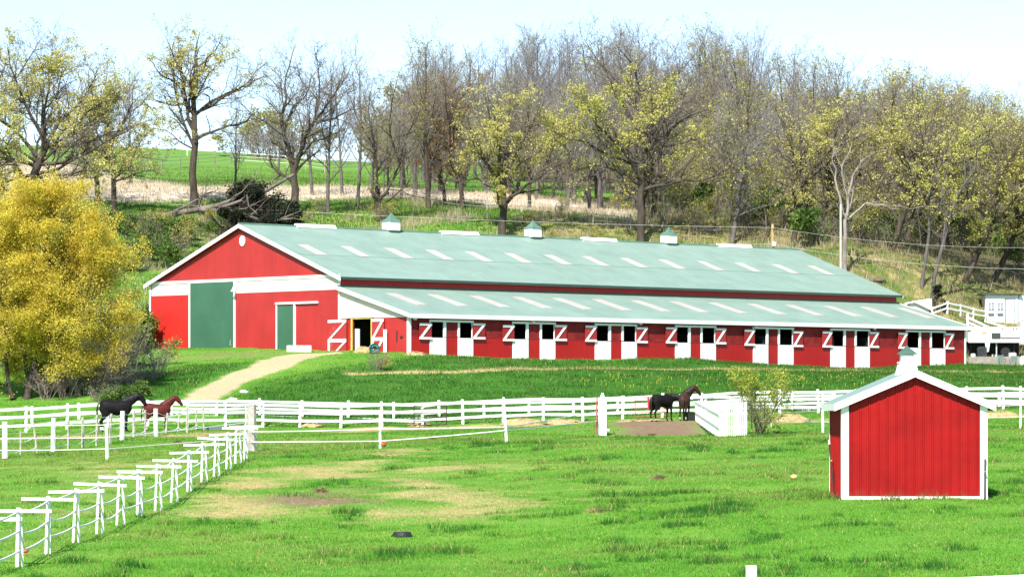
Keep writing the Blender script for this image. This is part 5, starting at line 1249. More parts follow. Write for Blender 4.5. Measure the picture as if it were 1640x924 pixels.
for k in range(900):
    if len(placed) >= 165: break
    bx = rt.uniform(650, 1690); D = 302+150*rt.random()**.8
    if bx < 1000 and D < 342 or (bx > 1480 and D < 306): continue
    X = (bx-CX)/F*D
    if any((X-a)**2+(D-b)**2 < 3.0 for a, b in placed): continue
    placed.append((X, D)); top = np.interp(bx, SKY[:, 0], SKY[:, 1])+abs(rt.gauss(0, 32))
    g = gnd(bx, D); H = (HOR-top)/F*D-g.z
    if H > 23: top += (H-23)*F/D
    if H < 10: top -= (10-H)*F/D
    q = rt.random()
    if bx > 1330: kd = rt.choice(['lime0','lime1','oak0','oak2','bud1','bud2','grey1','lime2']) if q < .72 else rt.choice(['bare0','bare3','bare4'])
    elif D < 335: kd = rt.choice(['bud0','bud1','grey1','grey0']) if q < .45 else rt.choice(['bare0','bare1','bare2','bare3'])
    else: kd = rt.choice(['bare%d' % i for i in range(5)]) if q < .85 else rt.choice(['bud0','bud1','bud2'])
    if kd[:3] in ('lim', 'oak'): top += 35; wood_tree('oak_tree', kd, bx, D, top, 'yellow-green leafing tree of the crowded wood on the right of the hill', 'leafing trees of the wood', rz=rt.gauss(0, .5), wide=1.2)
    elif kd[:3] == 'bud': wood_tree('budding_tree', kd, bx, D, top, 'tall thin tree with sparse olive buds among the crowded hillside wood', 'budding trees of the wood', wide=1.05)
    else: wood_tree('bare_tree', kd, bx, D, top, 'tall bare grey tree among the crowded hillside wood behind the barn', 'bare trees of the wood', wide=1.12)
for k in range(30):
    bx = rt.uniform(590, 1020); D = rt.uniform(318, 352); kd = rt.choice(['bare0','bare1','bare3','bare4','bud0','bud2','grey1'])
    X = (bx-CX)/F*D
    if any((X-a)**2+(D-b)**2 < 2.5 for a, b in placed): continue
    placed.append((X, D)); wood_tree('bare_tree' if kd[:2] == 'ba' else 'budding_tree', kd, bx, D, np.interp(bx, SKY[:, 0], SKY[:, 1])+rt.uniform(45, 130), 'slender grey tree standing along the tan meadow behind the first two cupolas', 'slender trees along the meadow', wide=1.1)
for k in range(26):
    bx = rt.uniform(620, 1030); D = rt.uniform(330, 400); sc = rt.uniform(1.0, 1.9)
    me, h0 = K['sap%d' % rt.randrange(3)]
    plant('sapling', me, gnd(bx, D), rt.uniform(0, 6.28), sc*.8, 'thin sapling in the tan meadow strip behind the middle of the roof', 'sapling', 'saplings in the meadow strip')
for k in range(170):
    if k < 90: bx = rt.uniform(1060, 1690); D = rt.uniform(287, 370)
    else: bx = rt.uniform(760, 1690); D = rt.uniform(370, 455)
    if bx > 1480 and D < 300: continue
    g = gnd(bx, D); me, h0 = K['sap%d' % rt.randrange(3)]; s_ = rt.uniform(.6, 1.35)*(1 if k < 90 else 1.3)
    plant('sapling', me, g, rt.uniform(0, 6.28), (s_*1.15, s_*1.15, s_), 'thin sapling of the undergrowth between the trunks of the hillside wood', 'sapling', 'saplings of the undergrowth')
# --- shrubs
SHR = dict(solid=0, max=3, n=[6, 6, 5], f0=[.15, .15, .15], ang=[38, 42, 45], len=[.55, .5, .5], cone=.4, rk=[.5, .5, .5], rmin=.010,
           seg=[5, 3, 2, 2], wob=[.12, .18, .2, .2], up=[.02, .05, .02, 0], lift=.2, ref=[1, 1.4, .7])
def shrub_mesh(seed, H, spread, stems, bark_m, twig_m, leaf_m=None, leaf=(0, .1, .1), P=SHR, r=.03, tilt=(8, 38)):
    t = Tree(seed, P)
    for k in range(stems):
        az = t.r.uniform(0, 6.28); an = R(t.r.uniform(*tilt)); d = Vector((math.cos(az)*math.sin(an), math.sin(az)*math.sin(an), math.cos(an)))
        p = Vector((t.r.gauss(0, spread*.22), t.r.gauss(0, spread*.22), -.1)); t.grow(t.wander(p, d, H*t.r.uniform(.7, 1.05), P['seg'][0], P['wob'][0], P['up'][0]), r*t.r.uniform(.7, 1.2), r*.25, 0)
    return t.meshes('shrub', bark_m, twig_m, leaf_m, leaf)
S = {}
S['green'] = [shrub_mesh(100+i, 2.2, 2.2, 9, 'bark_twig', 'bark_twig', 'leaf_green', (2.4, .20, .2)) for i in range(2)]
S['brush'] = [shrub_mesh(110+i, 2.3, 1.6, 12, 'bark_twig', 'bark_twig', 'leaf_olive', (.5, .16, .15)) for i in range(2)]
S['purple'] = [shrub_mesh(120+i, 2.6, 1.8, 13, 'bark_purple', 'bark_purple') for i in range(3)]
for (a, b, kd, sc) in [(232,432,'green',1.0),(248,415,'green',.9),(268,425,'green',.9),(262,398,'green',1.0),(285,410,'brush',.9),(300,395,'brush',.9),(315,380,'green',.6),(240,390,'brush',1.0),(222,400,'green',1.0),(335,372,'brush',.7),(280,385,'green',.8),(255,380,'brush',.8),(235,375,'green',.7)]:
    plant('hill_shrub', rt.choice(S[kd]), gnd(a, at(a, b, 245).y), rt.uniform(0, 6), sc, 'tangled shrub on the steep slope between the yellow tree and the barn gable', 'shrub', 'shrubs on the slope left of the barn', ('stem', 'foliage'))
for k in range(34):
    a = rt.uniform(1090, 1660); D = rt.uniform(282, 318) if a < 1480 else rt.uniform(300, 330); kd = 'green' if rt.random() < .5 else 'brush'
    plant('undergrowth_shrub', rt.choice(S[kd]), gnd(a, D), rt.uniform(0, 6), rt.uniform(.7, 1.5), 'low shrub at the foot of the wood on the slope right of the third cupola', 'shrub', 'shrubs at the foot of the wood', ('stem', 'foliage'))
for k in range(12):
    a = rt.uniform(480, 1080); D = rt.uniform(282, 306)
    plant('hill_shrub', rt.choice(S['brush']), gnd(a, D), rt.uniform(0, 6), rt.uniform(.3, .7), 'small wiry shrub in the rough grass right behind the barn roof', 'shrub', 'small shrubs behind the barn', ('stem', 'foliage'))
for k in range(22):
    a = rt.uniform(70, 250); D = rt.uniform(192, 203)
    plant('bare_shrub', rt.choice(S['purple']), gnd(a, D), rt.uniform(0, 6), rt.uniform(.55, 1.0)*(1.1 if a < 200 else .8), 'greyish leafless scrub bush under the right side of the yellow willow', 'shrub', 'leafless scrub by the willow', ('stem', 'twigs'))
plant('bare_shrub', generic(131, OAK, 5.0, .12, 'bark_purple', 'bark_purple', None, (0,.1,.1), (.05,0), .3), gnd(186, 197), 0, 1, 'small leafless tree with spreading thin boughs between the willow and the barn', 'tree')
for k in range(16):
    a = rt.uniform(-10, 240); D = rt.uniform(206, 240)
    plant('bank_shrub', rt.choice(S['green'] if rt.random() < .45 else S['brush']), gnd(a, D), rt.uniform(0, 6), rt.uniform(.7, 1.3), 'dull shrub on the bank behind the trunks of the yellow willow', 'shrub', 'shrubs on the bank behind the willow', ('stem', 'foliage'))
def mound(seed, W_, H):
    t = Tree(seed, SHR)
    for k in range(16):
        az = t.r.uniform(0, 6.28); an = R(t.r.uniform(10, 70)); d = Vector((math.cos(az)*math.sin(an), math.sin(az)*math.sin(an), math.cos(an)))
        t.grow(t.wander(Vector((t.r.gauss(0, W_*.25), t.r.gauss(0, .3), -.1)), d, H*t.r.uniform(.8, 1.1), 4, .1, 0), .03, .01, 0)
    return t.meshes('shrub', 'bark_twig', 'bark_twig', 'leaf_green', (4, .12, .12))
plant('green_bush', mound(140, 2.6, .95), gnd(172, 188), 0, (1.3, 1, 1), 'low dense green bush right behind the black horse', 'shrub', None, ('stem', 'foliage'))
plant('yard_bush', shrub_mesh(141, 2.9, 1.0, 17, 'bark_oak', 'bark_twig', 'leaf_bush', (3.0, .09, .09), dict(SHR, clump=1.0, rmin=.006, n=[9, 5, 4], f0=[.08, .1, .1], len=[.40, .42, .45]), .026, (2, 22)), at(1216, 697), 0, 1, 'yellow-green leafing bush beside the white picket pen', 'shrub', None, ('stem', 'foliage'))
plant('small_bush', shrub_mesh(142, 1.15, .8, 14, 'bark_twig', 'bark_twig', 'leaf_olive', (.7, .07, .08), dict(SHR, rmin=.007), .015, (8, 48)), gnd(603, 204.5), 0, 1, 'small wispy bush on the bank below the lean-to door', 'shrub', None, ('stem', 'foliage'))
# dark cedar thicket and small conifer
def cedar(seed, H, W_, n):
    t = Tree(seed, dict(SHR, max=2, n=[9, 6], solid=0)); rr = t.r
    for k in range(n):
        az = rr.uniform(0, 6.28); an = R(rr.uniform(0, 80)); d = Vector((math.cos(az)*math.sin(an)*W_/H, math.sin(az)*math.sin(an), math.cos(an)))
        t.grow(t.wander(Vector((rr.gauss(0, W_*.12), 0, 0)), d, H*rr.uniform(.8, 1.1), 5, .12, .0), .05, .015, 0)
    return t.meshes('cedar', 'bark_oak', 'bark_oak', 'needle', (14, .22, .22))
plant('cedar_thicket', cedar(150, 3.4, 3.9, 40), gnd(407, 283), 0, (1, 1, 1), 'dark cedar thicket behind the barn peak among fallen limbs', 'shrub', None, ('stem', 'foliage'))
plant('cedar_thicket', cedar(151, 2.2, 3.2, 26), gnd(376, 280), 0, (1, 1, .8), 'lower dark cedar clump touching the barn rake left of the larger thicket', 'shrub', None, ('stem', 'foliage'))
def conifer(seed, H, W_):
    t = Tree(seed, dict(SHR, max=2, n=[30, 7], f0=[.05, .1], ang=[72, 45], len=[.42, .35], cone=.85, solid=0, ref=[1, .5, .3]))
    t.grow(t.wander(Vector((0,0,-.1)), Vector((0,0,1)), H, 6, .02, .02), .06, .01, 0)
    return t.meshes('conifer', 'bark_oak', 'bark_oak', 'needle', (7, .13, .10))
plant('conifer', conifer(152, 2.3, 1), gnd(1498, 278), 0, (1.15, 1.15, 1), 'small dark conifer beside the low white shelter', 'tree')
for k in range(75):
    a = rt.uniform(640, 1690); D = rt.uniform(425, 468)
    sc = rt.uniform(2.2, 3.8); plant('crest_thicket', rt.choice(S['brush']), gnd(a, D), rt.uniform(0, 6), (sc*1.2, sc, sc), 'grey brown thicket among the farthest trunks of the hillside wood', 'shrub', 'thickets on the crest of the wood', ('stem', 'foliage'))
# ridge-line bushes far off
for a, D, sc in ((415,432,2.0),(432,428,2.4),(452,432,2.2),(400,440,1.6),(470,436,1.8),(640,430,2.2),(620,440,2.0)):
    plant('ridge_bush', rt.choice(S['brush']), gnd(a, D), rt.uniform(0, 6), (sc*1.2, sc, sc), 'hazy budding bush on the far crest of the hill', 'shrub', 'bushes on the crest', ('stem', 'foliage'))
# the fallen tree above the barn gable
FD = 281
def fp3(x, y, d=0): return Vector(px(x, y, FD+d))
ft0 = fp3(222, 353); ft = empty('fallen_tree', ft0, 0, 'long fallen grey tree lying across the slope above the barn gable', 'fallen tree')
t = Tree(77, dict(OAK, n=[3, 4, 3, 3], max=3, solid=1)); o = ft0
def limb(pts, r0, r1, lv=1): t.grow([fp3(x, y, d)-o for x, y, d in pts], r0, r1, lv)
limb([(205,356,0),(260,346,0),(300,339,0),(345,331,.5),(372,321,1),(388,305,1),(397,296,1.5),(425,288,2)], .34, .06)
limb([(320,336,0),(360,338,-.5),(395,345,-1),(430,358,-1),(446,352,-1),(482,338,-1.5)], .22, .04)
limb([(318,340,0),(340,350,.5),(352,362,1),(372,378,1)], .15, .06)
limb([(352,334,0),(375,326,-.6),(388,321,-1)], .2, .12)
limb([(395,312,-1),(398,330,-1.2),(412,343,-1.2)], .10, .05)
limb([(442,353,-1),(470,350,-1.5),(500,355,-2)], .09, .02)
limb([(420,309,1),(445,295,2),(470,280,3)], .2, .12)
tm, cm = t.meshes('fallen', 'bark_dead', 'bark_dead')
M['bark_fallen'] = bark('weathered fallen wood', (.06, .05, .042), (.24, .20, .17), 1.5); tm.materials[0] = M['bark_fallen']; cm.materials[0] = M['bark_fallen']
for me, nm in ((tm, 'trunk'), (cm, 'twigs')):
    c = bpy.data.objects.new(nm, me); C.objects.link(c); c.parent = ft
for k, (a, b, ln, rz, lab) in enumerate([(735,352,2.6,.1,'fallen grey log in the dry grass right of the first cupola'),(1130,372,3.0,-.3,'dark leaning log in the grass above the third cupola'),(1405,452,1.6,.4,'pale stump piece on the slope right of the dead tree')]):
    g = at(a, b, 270); m = MB(); m.tube([(-ln/2,0,.12),(-ln*.1,.05,.18),(ln/2,0,.15)], [.22,.2,.15], 8); q = m.build('fallen_log', 'bark_fallen', None, True, g); q.rotation_euler = (0, 0, rz); tag(q, lab, 'log')
# ---------------------------------------------------------------- horses
X_, Y_, Z_ = Vector((1,0,0)), Vector((0,1,0)), Vector((0,0,1))
def coat(name, body, dark, zlegs, sheen=.35, sock=None, sock_side=None):
    m, nt, b = new_mat(name); v = coords(nt); sx = nt.nodes.new('ShaderNodeSeparateXYZ'); lk(nt, v, sx.inputs[0])
    f = noise(nt, 3.0, 3, .6, v); c = ramp(nt, f, [(.3, tuple(k*.75 for k in body)), (.7, tuple(k*1.2 for k in body))])
    k = mth(nt, 'MULTIPLY', mth(nt, 'SUBTRACT', zlegs+.12, sx.outputs[2]), 5.0, True)
    c = mix(nt, k, c, dark)
    if sock:
        q = mth(nt, 'LESS_THAN', sx.outputs[2], sock)
        if sock_side is not None: q = mth(nt, 'MULTIPLY', q, mth(nt, 'LESS_THAN' if sock_side < 0 else 'GREATER_THAN', sx.outputs[0], 0.0))
        q = mth(nt, 'MULTIPLY', q, mth(nt, 'GREATER_THAN', sx.outputs[2], .07))
        c = mix(nt, q, c, (.62, .58, .52))
    lk(nt, c, b.inputs['Base Color']); spec(b, sheen+.2, .06); bump(nt, b, noise(nt, 60, 2, .5, v, (1,1,.2)), .12, .01); return m
def horse(name, loc, rz, label, mat, hair, neck, head, scale=1.0, step=(0, 0, 0, 0), turn=0.0):
    """neck / head: lists of (x, z, up radius, side radius) from the withers to the poll and the poll to the muzzle; turn swings them to the left"""
    root = empty(name, loc, rz, label, 'horse'); root.scale = (scale,)*3
    m = MB()
    tr_ = [(-.82,1.24,.10,.08),(-.77,1.24,.24,.19),(-.64,1.215,.335,.275),(-.45,1.20,.355,.30),(-.2,1.165,.35,.305),(.08,1.135,.365,.305),(.30,1.145,.40,.28),(.48,1.17,.385,.245),(.62,1.19,.29,.20),(.72,1.20,.14,.11)]
    m.loft([(Vector((x,0,z)),u,s_,Z_,Y_) for x, z, u, s_ in tr_], 16)
    m.loft([(Vector((x,0,1.50)),.085,.07,Z_,Y_) for x in (.12,.25,.38,.5)], 8)
    def swing(P, c=.45):
        a = turn; x = P.x-c
        return P if x <= 0 or not a else Vector((c+x*math.cos(a), x*math.sin(a), P.z))
    def chain(path, n=12):
        pts = [swing(Vector((x,0,z))) for x, z, _, _ in path]; secs = []
        for k, (x, z, u, s_) in enumerate(path):
            t = (pts[min(k+1,len(pts)-1)]-pts[max(k-1,0)]).normalized(); sd = Vector((-math.sin(turn if x > .45 else 0), math.cos(turn if x > .45 else 0), 0)); up = t.cross(sd)
            up = up if up.length > .1 else Z_; secs.append((pts[k],u,s_,up.normalized(),sd))
        m.loft(secs, n)
    chain(neck); chain(head)
    # jaw, ears
    pj = swing(Vector((head[1][0]-.02,0,head[1][1]-.06))); m.loft([(pj+Y_*k*.045,.09*(1-abs(k)*.3),.09*(1-abs(k)*.3),Z_,X_) for k in (-1,0,1)], 8)
    for s_ in (-1, 1):
        sd = Vector((-math.sin(turn), math.cos(turn), 0)); e = swing(Vector((neck[-1][0]+.0,0,neck[-1][1]+.05)))+sd*.055*s_
        m.loft([(e,.045,.03,X_,Y_),(e+Vector((.0,.015*s_,.09)),.035,.025,X_,Y_),(e+Vector((.03,.02*s_,.20)),.008,.008,X_,Y_)], 6)
    for s_ in (-1, 1):
        f = step[0 if s_ < 0 else 1]; h = step[2 if s_ < 0 else 3]; y = .15*s_
        leg = [(.45,1.12,.19,.10),(.45,.92,.125,.085),(.45+f*.25,.74,.085,.07),(.46+f*.5,.56,.062,.055),(.465+f*.55,.50,.062,.058),(.45+f*.65,.42,.046,.042),(.44+f*.85,.20,.042,.038),(.445+f*.9,.14,.052,.045),(.475+f*.97,.085,.046,.044),(.50+f,.055,.062,.058),(.515+f,.0,.075,.068)]
        m.loft([(Vector((x,y*(1 if k < 9 else .97),z)),u,w_,X_,Y_) for k, (x, z, u, w_) in enumerate(leg)], 10)
        y = .155*s_
        leg = [(-.58,1.16,.30,.13),(-.56,.98,.26,.125),(-.53+h*.1,.82,.19,.105),(-.60+h*.3,.68,.115,.075),(-.70+h*.5,.57,.085,.058),(-.76+h*.55,.51,.078,.055),(-.745+h*.6,.42,.055,.045),(-.725+h*.85,.20,.045,.04),(-.715+h*.9,.14,.055,.048),(-.68+h*.97,.085,.047,.045),(-.655+h,.055,.062,.06),(-.64+h,.0,.075,.07)]
        m.loft([(Vector((x,y,z)),u,w_,X_,Y_) for k, (x, z, u, w_) in enumerate(leg)], 10)
    me = m.mesh(name+' raw', mat); tmp = bpy.data.objects.new('body', me); C.objects.link(tmp)
    rm = tmp.modifiers.new('remesh', 'REMESH'); rm.mode = 'VOXEL'; rm.voxel_size = .022
    sm = tmp.modifiers.new('smooth', 'SMOOTH'); sm.factor = .5; sm.iterations = 5
    dg = bpy.context.evaluated_depsgraph_get(); ev = tmp.evaluated_get(dg); fin = bpy.data.meshes.new_from_object(ev, depsgraph=dg)
    tmp.modifiers.clear(); tmp.data = fin; fin.materials.clear(); fin.materials.append(mat); fin.polygons.foreach_set('use_smooth', [True]*len(fin.polygons)); tmp.parent = root
    # eyes
    e = MB(); rr = random.Random(1)
    sd = Vector((-math.sin(turn), math.cos(turn), 0)); c0 = swing(Vector(((head[0][0]*.45+head[1][0]*.55), 0, head[0][1]*.42+head[1][1]*.58+.04)))
    for s_ in (-1, 1): e.loft([(c0+sd*s_*(.078+k*.012),.028*(1-.5*k),.028*(1-.5*k),Z_,X_) for k in (0, 1)], 8)
    e.build('eyes', 'black', root, True)
    # mane: a ragged sheet of locks along the crest, tail: a bundle of strands
    mn = MB(); pts = [swing(Vector((x-.0,0,z))) for x, z, _, _ in neck]; ups = [u for _, _, u, _ in neck]
    for k in range(60):
        q = k/59*(len(pts)-1); i = min(int(q), len(pts)-2); p = pts[i].lerp(pts[i+1], q-i); t = (pts[i+1]-pts[i]).normalized(); up = t.cross(-sd).normalized(); up = up if up.z > 0 else -up
        u = ups[i]+(ups[i+1]-ups[i])*(q-i); s_ = -1 if k % 3 else 1; a = p+up*(u*.95); b = a+up*.05+sd*s_*.06*-1*-1+Vector((0,0,-.02)); c_ = p+sd*s_*(.13)+up*(u*.1)+Vector((rr.gauss(0,.03),0,-rr.uniform(.02,.14)))
        mn.tube([a, b, a.lerp(c_, .6)+sd*s_*.05, c_], [.03,.03,.022,.006], 4, False)
    hd = swing(Vector((neck[-1][0]+.06,0,neck[-1][1]+.08))); tip = swing(Vector((head[1][0]+.04,0,head[1][1]+.08)))
    for k in range(7): mn.tube([hd+sd*(k-3)*.015, hd.lerp(tip,.45)+Vector((.05,0,.04))+sd*(k-3)*.02, tip+sd*(k-3)*.018], [.018,.016,.004], 4, False)
    mn.build('mane', hair, root, True)
    tl_ = MB()
    for k in range(26):
        a = rr.uniform(0, 6.28); q = rr.random(); L = rr.uniform(.55, .95)
        b0 = Vector((-.79, .02*math.cos(a), 1.40+.02*math.sin(a)))
        tl_.tube([b0, b0+Vector((-.09-.02*q, .03*math.cos(a), -.06)), b0+Vector((-.13-.05*q, .07*math.cos(a), -.38)), b0+Vector((-.10-.07*q, .07*math.cos(a)+rr.gauss(0,.02), -L))], [.022,.026,.022,.004], 4, False)
    tl_.build('tail', hair, root, True)
    return root
NECK_UP = [(.36,1.36,.27,.15),(.55,1.48,.245,.13),(.72,1.62,.205,.11),(.86,1.76,.165,.095),(.95,1.87,.125,.085)]
HEAD_UP = [(.93,1.90,.11,.09),(1.05,1.83,.155,.105),(1.18,1.69,.13,.085),(1.29,1.55,.10,.07),(1.36,1.46,.092,.068),(1.39,1.415,.065,.05)]
NECK_MID = [(.36,1.34,.27,.15),(.56,1.44,.25,.13),(.76,1.55,.21,.115),(.93,1.66,.17,.10),(1.05,1.74,.13,.085)]
HEAD_MID = [(1.03,1.76,.11,.09),(1.14,1.68,.155,.105),(1.25,1.52,.13,.085),(1.33,1.37,.10,.07),(1.38,1.28,.092,.068),(1.395,1.235,.065,.05)]
NECK_LOW = [(.36,1.30,.27,.15),(.58,1.35,.24,.13),(.80,1.36,.20,.11),(.99,1.34,.16,.095),(1.11,1.30,.125,.085)]
HEAD_LOW = [(1.09,1.33,.11,.09),(1.19,1.24,.15,.105),(1.26,1.07,.125,.085),(1.31,.92,.10,.07),(1.335,.83,.09,.066),(1.34,.79,.06,.05)]
hb = plain('black horse hair', (.012, .011, .012), .5, .3, 20); hbrown = plain('dark bay hair', (.028, .016, .013), .5, .3, 20); hred = plain('red bay hair', (.10, .022, .016), .5, .3, 20)
h1 = gnd(187, 167.5); horse('horse', h1, R(6), 'heavy black horse facing right at the left, behind the roped posts', coat('black coat', (.010, .009, .010), (.008, .008, .008), .6, .38, .24, -1), hb, NECK_MID, HEAD_MID, 1.08, (.03, -.04, .06, -.05))
h2 = gnd(253, 171.5); horse('horse', h2, R(3), 'red bay horse facing right in front of the black horse', coat('red bay coat', (.085, .017, .015), (.02, .013, .012), .65, .36, .22, -1), hred, NECK_UP, HEAD_UP, .93, (-.03, .05, .05, -.06))
h3 = gnd(1062, 171.0); horse('horse', h3, R(38), 'black horse with lowered head standing in the yard by the red gate', coat('dark coat', (.011, .010, .010), (.008, .008, .008), .6, .36, .15, -1), hb, NECK_LOW, HEAD_LOW, .93, (.05, -.04, .03, -.06), R(-20))
h4 = gnd(1097, 170.0); horse('horse', h4, R(78), 'dark brown horse seen from behind, its raised head turned right beside the picket pen', coat('brown coat', (.055, .024, .017), (.014, .012, .012), .7, .36, .18, -1), hbrown, NECK_UP, HEAD_UP, .93, (0, 0, .05, -.05), R(-52))

# ---------------------------------------------------------------- small things
rk = random.Random(5)
g = at(1103, 671); tr1 = MB(); 
def tub(label, name, p, r0, r1, h, mat, cat, sx=1, sy=1, open_=True):
    m = MB(); n = 18
    if open_: secs = [(r0,0),(r1,h),(r1*1.06,h),(r1*1.06,h-.03),(r1*.93,h-.002),(r0*.92,.04)]
    else: secs = [(r1*1.12,0),(r1*1.12,.03),(r1,.035),(r0,h),(r0*.98,h+.005),(r0*.4,h-.01)]
    vs = [(q*sx*math.cos(2*math.pi*k/n), q*sy*math.sin(2*math.pi*k/n), z) for q, z in secs for k in range(n)]
    fs = [(i*n+k, i*n+(k+1)%n, (i+1)*n+(k+1)%n, (i+1)*n+k) for i in range(len(secs)-1) for k in range(n)]+[tuple(range(n-1,-1,-1)), tuple((len(secs)-1)*n+k for k in range(n))]
    m.add(vs, fs); o = m.build(name, mat, None, False, p); return tag(o, label, cat)
tub('black oval water trough at the hooves of the brown horse', 'water_trough', at(1109,673), .42, .5, .42, 'black', 'trough', 1.0, .6)
tub('overturned black rubber feed pan lying in the foreground grass', 'feed_pan', at(644,859), .20, .235, .105, 'black', 'feed pan', 1, 1, False)
def ball(label, name, p, r, mat, cat, flat=1.0):
    m = MB(); m.loft([(Vector((0,0,r*flat*(1+math.sin(a)))), r*math.cos(a)+.001, r*math.cos(a)+.001, X_, Y_) for a in np.linspace(-1.5, 1.5, 9)], 14); return tag(m.build(name, mat, None, True, p), label, cat)
M['ball_red'] = plain('faded red rubber', (.55, .07, .05), .5, .1); M['ball_tan'] = plain('tan rubber', (.60, .46, .20), .6, .08)
ball('faded red ball lying behind the slim white tape post', 'red_ball', at(613.5,716), .13, 'ball_red', 'ball', .9)
ball('pale yellow round ball in the grass left of the red shed', 'yellow_ball', at(1271.5,768), .105, 'ball_tan', 'ball', .75)
# robin
rb = at(42, 889); b_ = empty('robin', rb, R(20), 'small red-breasted bird on the grass by the nearest white post pair', 'bird')
m = MB(); m.loft([(Vector((x,0,z)),u,s_,Z_,Y_) for x, z, u, s_ in ((-.13,.07,.008,.02),(-.07,.085,.018,.022),(-.03,.095,.042,.036),(.02,.11,.052,.045),(.05,.135,.042,.038),(.065,.165,.034,.03),(.085,.175,.022,.02),(.115,.168,.004,.004))], 10); m.tube([(0,.015,.06),(.01,.016,0)], .004, 4); m.tube([(0,-.015,.06),(.01,-.016,0)], .004, 4)
M['robin'] = (lambda: (lambda t: (lk(t[1], mix(t[1], mth(t[1], 'MULTIPLY', mth(t[1], 'SUBTRACT', .13, (lambda s: (lk(t[1], coords(t[1]), s.inputs[0]), s.outputs[2])[1])(t[1].nodes.new('ShaderNodeSeparateXYZ'))), 60, True), (.06, .045, .04), (.50, .07, .02)), t[2].inputs['Base Color']), t[0])[1])(new_mat('robin feathers')))()
m.build('body', 'robin', b_, True)
# concrete block, hose reel, hay heaps by the barn
g = at(479, 563, 200); cbk = MB().box(-.85,.85,-.3,.3,-.1,.42).build('concrete_block', 'stone', None, loc=g, bevel=.04); cbk.rotation_euler = (0, 0, R(4)); tag(cbk, 'pale concrete block in the grass by the sandy drive', 'block')
g = gnd(599, 213.6); hr = empty('hose_reel', g, R(20), 'teal hose reel standing at the right jamb of the lean-to door', 'hose reel')
m = MB()
for k in range(5): [m.tube([(q*math.cos(a), -.12+k*.06, .36+q*math.sin(a)) for a in np.linspace(0, 6.28, 15)], .05, 6, False) for q in (.28,.19)]
m.build('hose', 'hose', hr, True)
m = MB(); m.tube([(.33*math.cos(a), -.2, .36+.33*math.sin(a)) for a in np.linspace(0, 6.28, 15)], .02, 5, False); m.tube([(-.4,-.2,.4),(.4,-.2,.4)], .02, 5); m.tube([(0,-.2,.42),(0,.2,.42)], .09, 8); m.tube([(-.3,0,0),(0,0,.42),(.3,0,0)], .025, 5); m.build('frame', 'black', hr)
def heap(label, p, rx, ry, h, mat='hay', name='hay_pile', cat='hay pile'):
    m = MB(); m.dome(0, 0, -.05, rx, ry, h, rk, 18, 6, .22); n0 = len(m.v)
    for k in range(70):                                   # loose stalks sticking out
        a = rk.uniform(0, 6.28); q = rk.random(); x, y, z = rx*q*math.cos(a), ry*q*math.sin(a), h*(1-q*q)*.95-.02
        d = Vector((rk.gauss(0, .12), rk.gauss(0, .12), rk.uniform(.0, .10))); m.tube([(x,y,z), Vector((x,y,z))+d], [.012,.004], 3, False)
    return tag(m.build(name, mat, None, True, p), label, cat)
heap('small heap of straw just inside the lean-to door', gnd(583, 214.6), .65, .5, .42)
heap('flat straw heap at the corner post of the lean-to', gnd(666, 212.5), .75, .4, .24)
heap('rounded straw heap against the white fence right of the thick grey post', at(496,683), .75, .7, .35)
heap('straw heap below the brown pipe gate', at(672,682), .7, .6, .25)
heap('low hay heap by the fence left of the gate post', at(838,679), 1.2, 1.0, .35)
heap('wide hay heap by the fence before the gate post', at(905,678), 1.3, .7, .26)
heap('hay heap at the fence right of the yellow-green bush', at(1262,675), 1.0, .7, .42)
heap('hay heap at the fence just right of the red shed', at(1603,668), 1.0, .6, .38)
heap('pale hay spread at the hooves of the black horse with lowered head', gnd(1040, 173.5), 1.8, .9, .12)
heap('thin tuft of straw in the pasture below the tape line', at(622,730), .55, .6, .10, name='straw_tuft', cat='straw')
heap('small tuft of straw in the mid pasture', at(955,819), .16, .3, .06, name='straw_tuft', cat='straw')
heap('dark clod of droppings in the grass left of the shed', at(1055,766), .16, .35, .07, 'soil', 'dung_clod', 'clod')
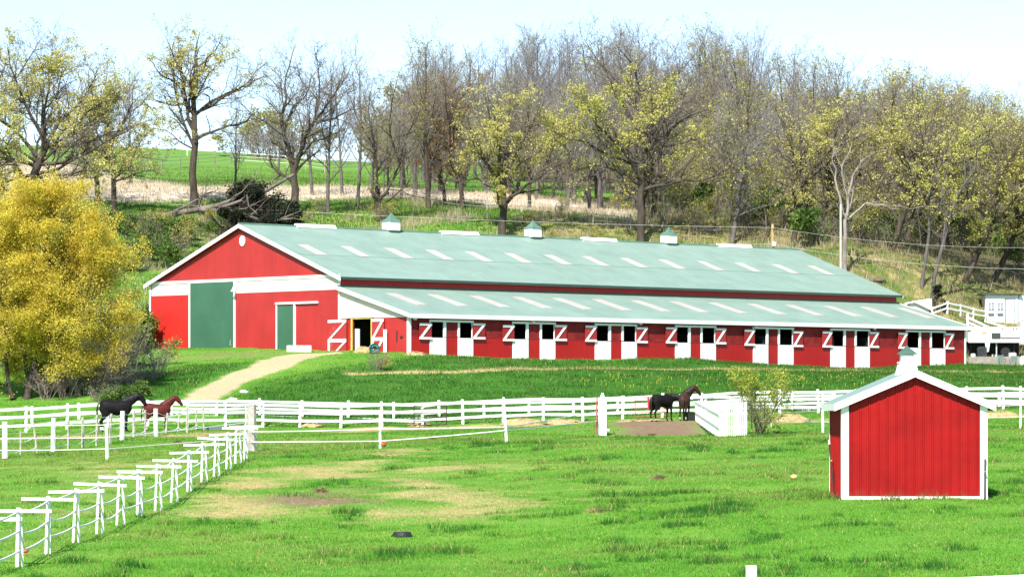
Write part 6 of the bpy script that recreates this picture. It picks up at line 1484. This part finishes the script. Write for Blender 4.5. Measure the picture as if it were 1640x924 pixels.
for a, b, lab in ((513,788,'dark soil clod in the bare patch of the pasture'),(90,722,'dark clod beside a white rope post at the left'),(284,709,'dark clod in the grass behind the white T-topped fence'),(1245,694,'dark clod right of the yellow-green bush'),(692,703,'dark clod on the bare strip below the tape'),(1043,698,'dark clod in the horse yard')):
    heap(lab, at(a, b), .16, .22, .09, 'soil', 'dung_clod', 'clod')
# stones on the bank, leaning stake near the drive, blue jump pole
for a, b, r_, lab in ((391,628,.22,'pale stone on the grass slope beside the sandy drive'),(372,641,.26,'pale flat stone just above the fence near the drive')):
    g = at(a, b, 150); m = MB(); m.dome(0,0,-.04,r_*1.5,r_,r_*.8,rk,10,4,.2); tag(m.build('stone', 'stone', None, True, g), lab, 'stone')
g = at(242, 573, 195); sk = MB().beam((0,0,-.1),(-.45,0,.62),.12,.05).build('leaning_stake', 'white_worn', None, loc=g); tag(sk, 'short weathered stake leaning left below the barn corner', 'stake')
g = at(360, 690); jp = MB(); jp.beam((-1.0,0,.15),(1.0,0,.2),.25,.16); jpo = jp.build('low_bench', 'blue', None, loc=g); tag(jpo, 'low blue-grey plank bench behind the far end of the white T-topped fence', 'bench')
# yellow hose looping under the fence
def hose(label, pts):
    o = at(*pts[0]); m = MB(); m.tube([at(a, b)-o+Vector((0,0,.03)) for a, b in pts], .02, 5); q = m.build('garden_hose', M['hose_y'], None, True, o); return tag(q, label, 'hose')
M['hose_y'] = plain('yellow hose', (.55, .50, .05), .5, .1)
hose('yellow hose lying in a loop on the grass behind the white fence', [(415,674),(422,679),(432,682),(442,682),(452,678),(459,673)])
# dandelions: too many to count
n = 110; dd = []
for k in range(n):
    a = rk.uniform(930, 1420); b = rk.gauss(612, 12)
    if not 600 < b < 655: continue
    p = at(a, b, 190); dd.append(p)
m = MB()
for p in dd: m.tube([p+Vector((0,0,.0)), p+Vector((0,0,.16))], .008, 3, False); m.loft([(p+Vector((0,0,.16)),.022,.022,X_,Y_),(p+Vector((0,0,.185)),.026,.026,X_,Y_),(p+Vector((0,0,.20)),.01,.01,X_,Y_)], 6)
M['dandelion'] = plain('dandelion yellow', (.75, .55, .02), .7, .1); o = m.build('dandelions', 'dandelion'); tag(o, 'yellow dandelions sprinkled over the green bank', 'flowers', None, 'stuff')
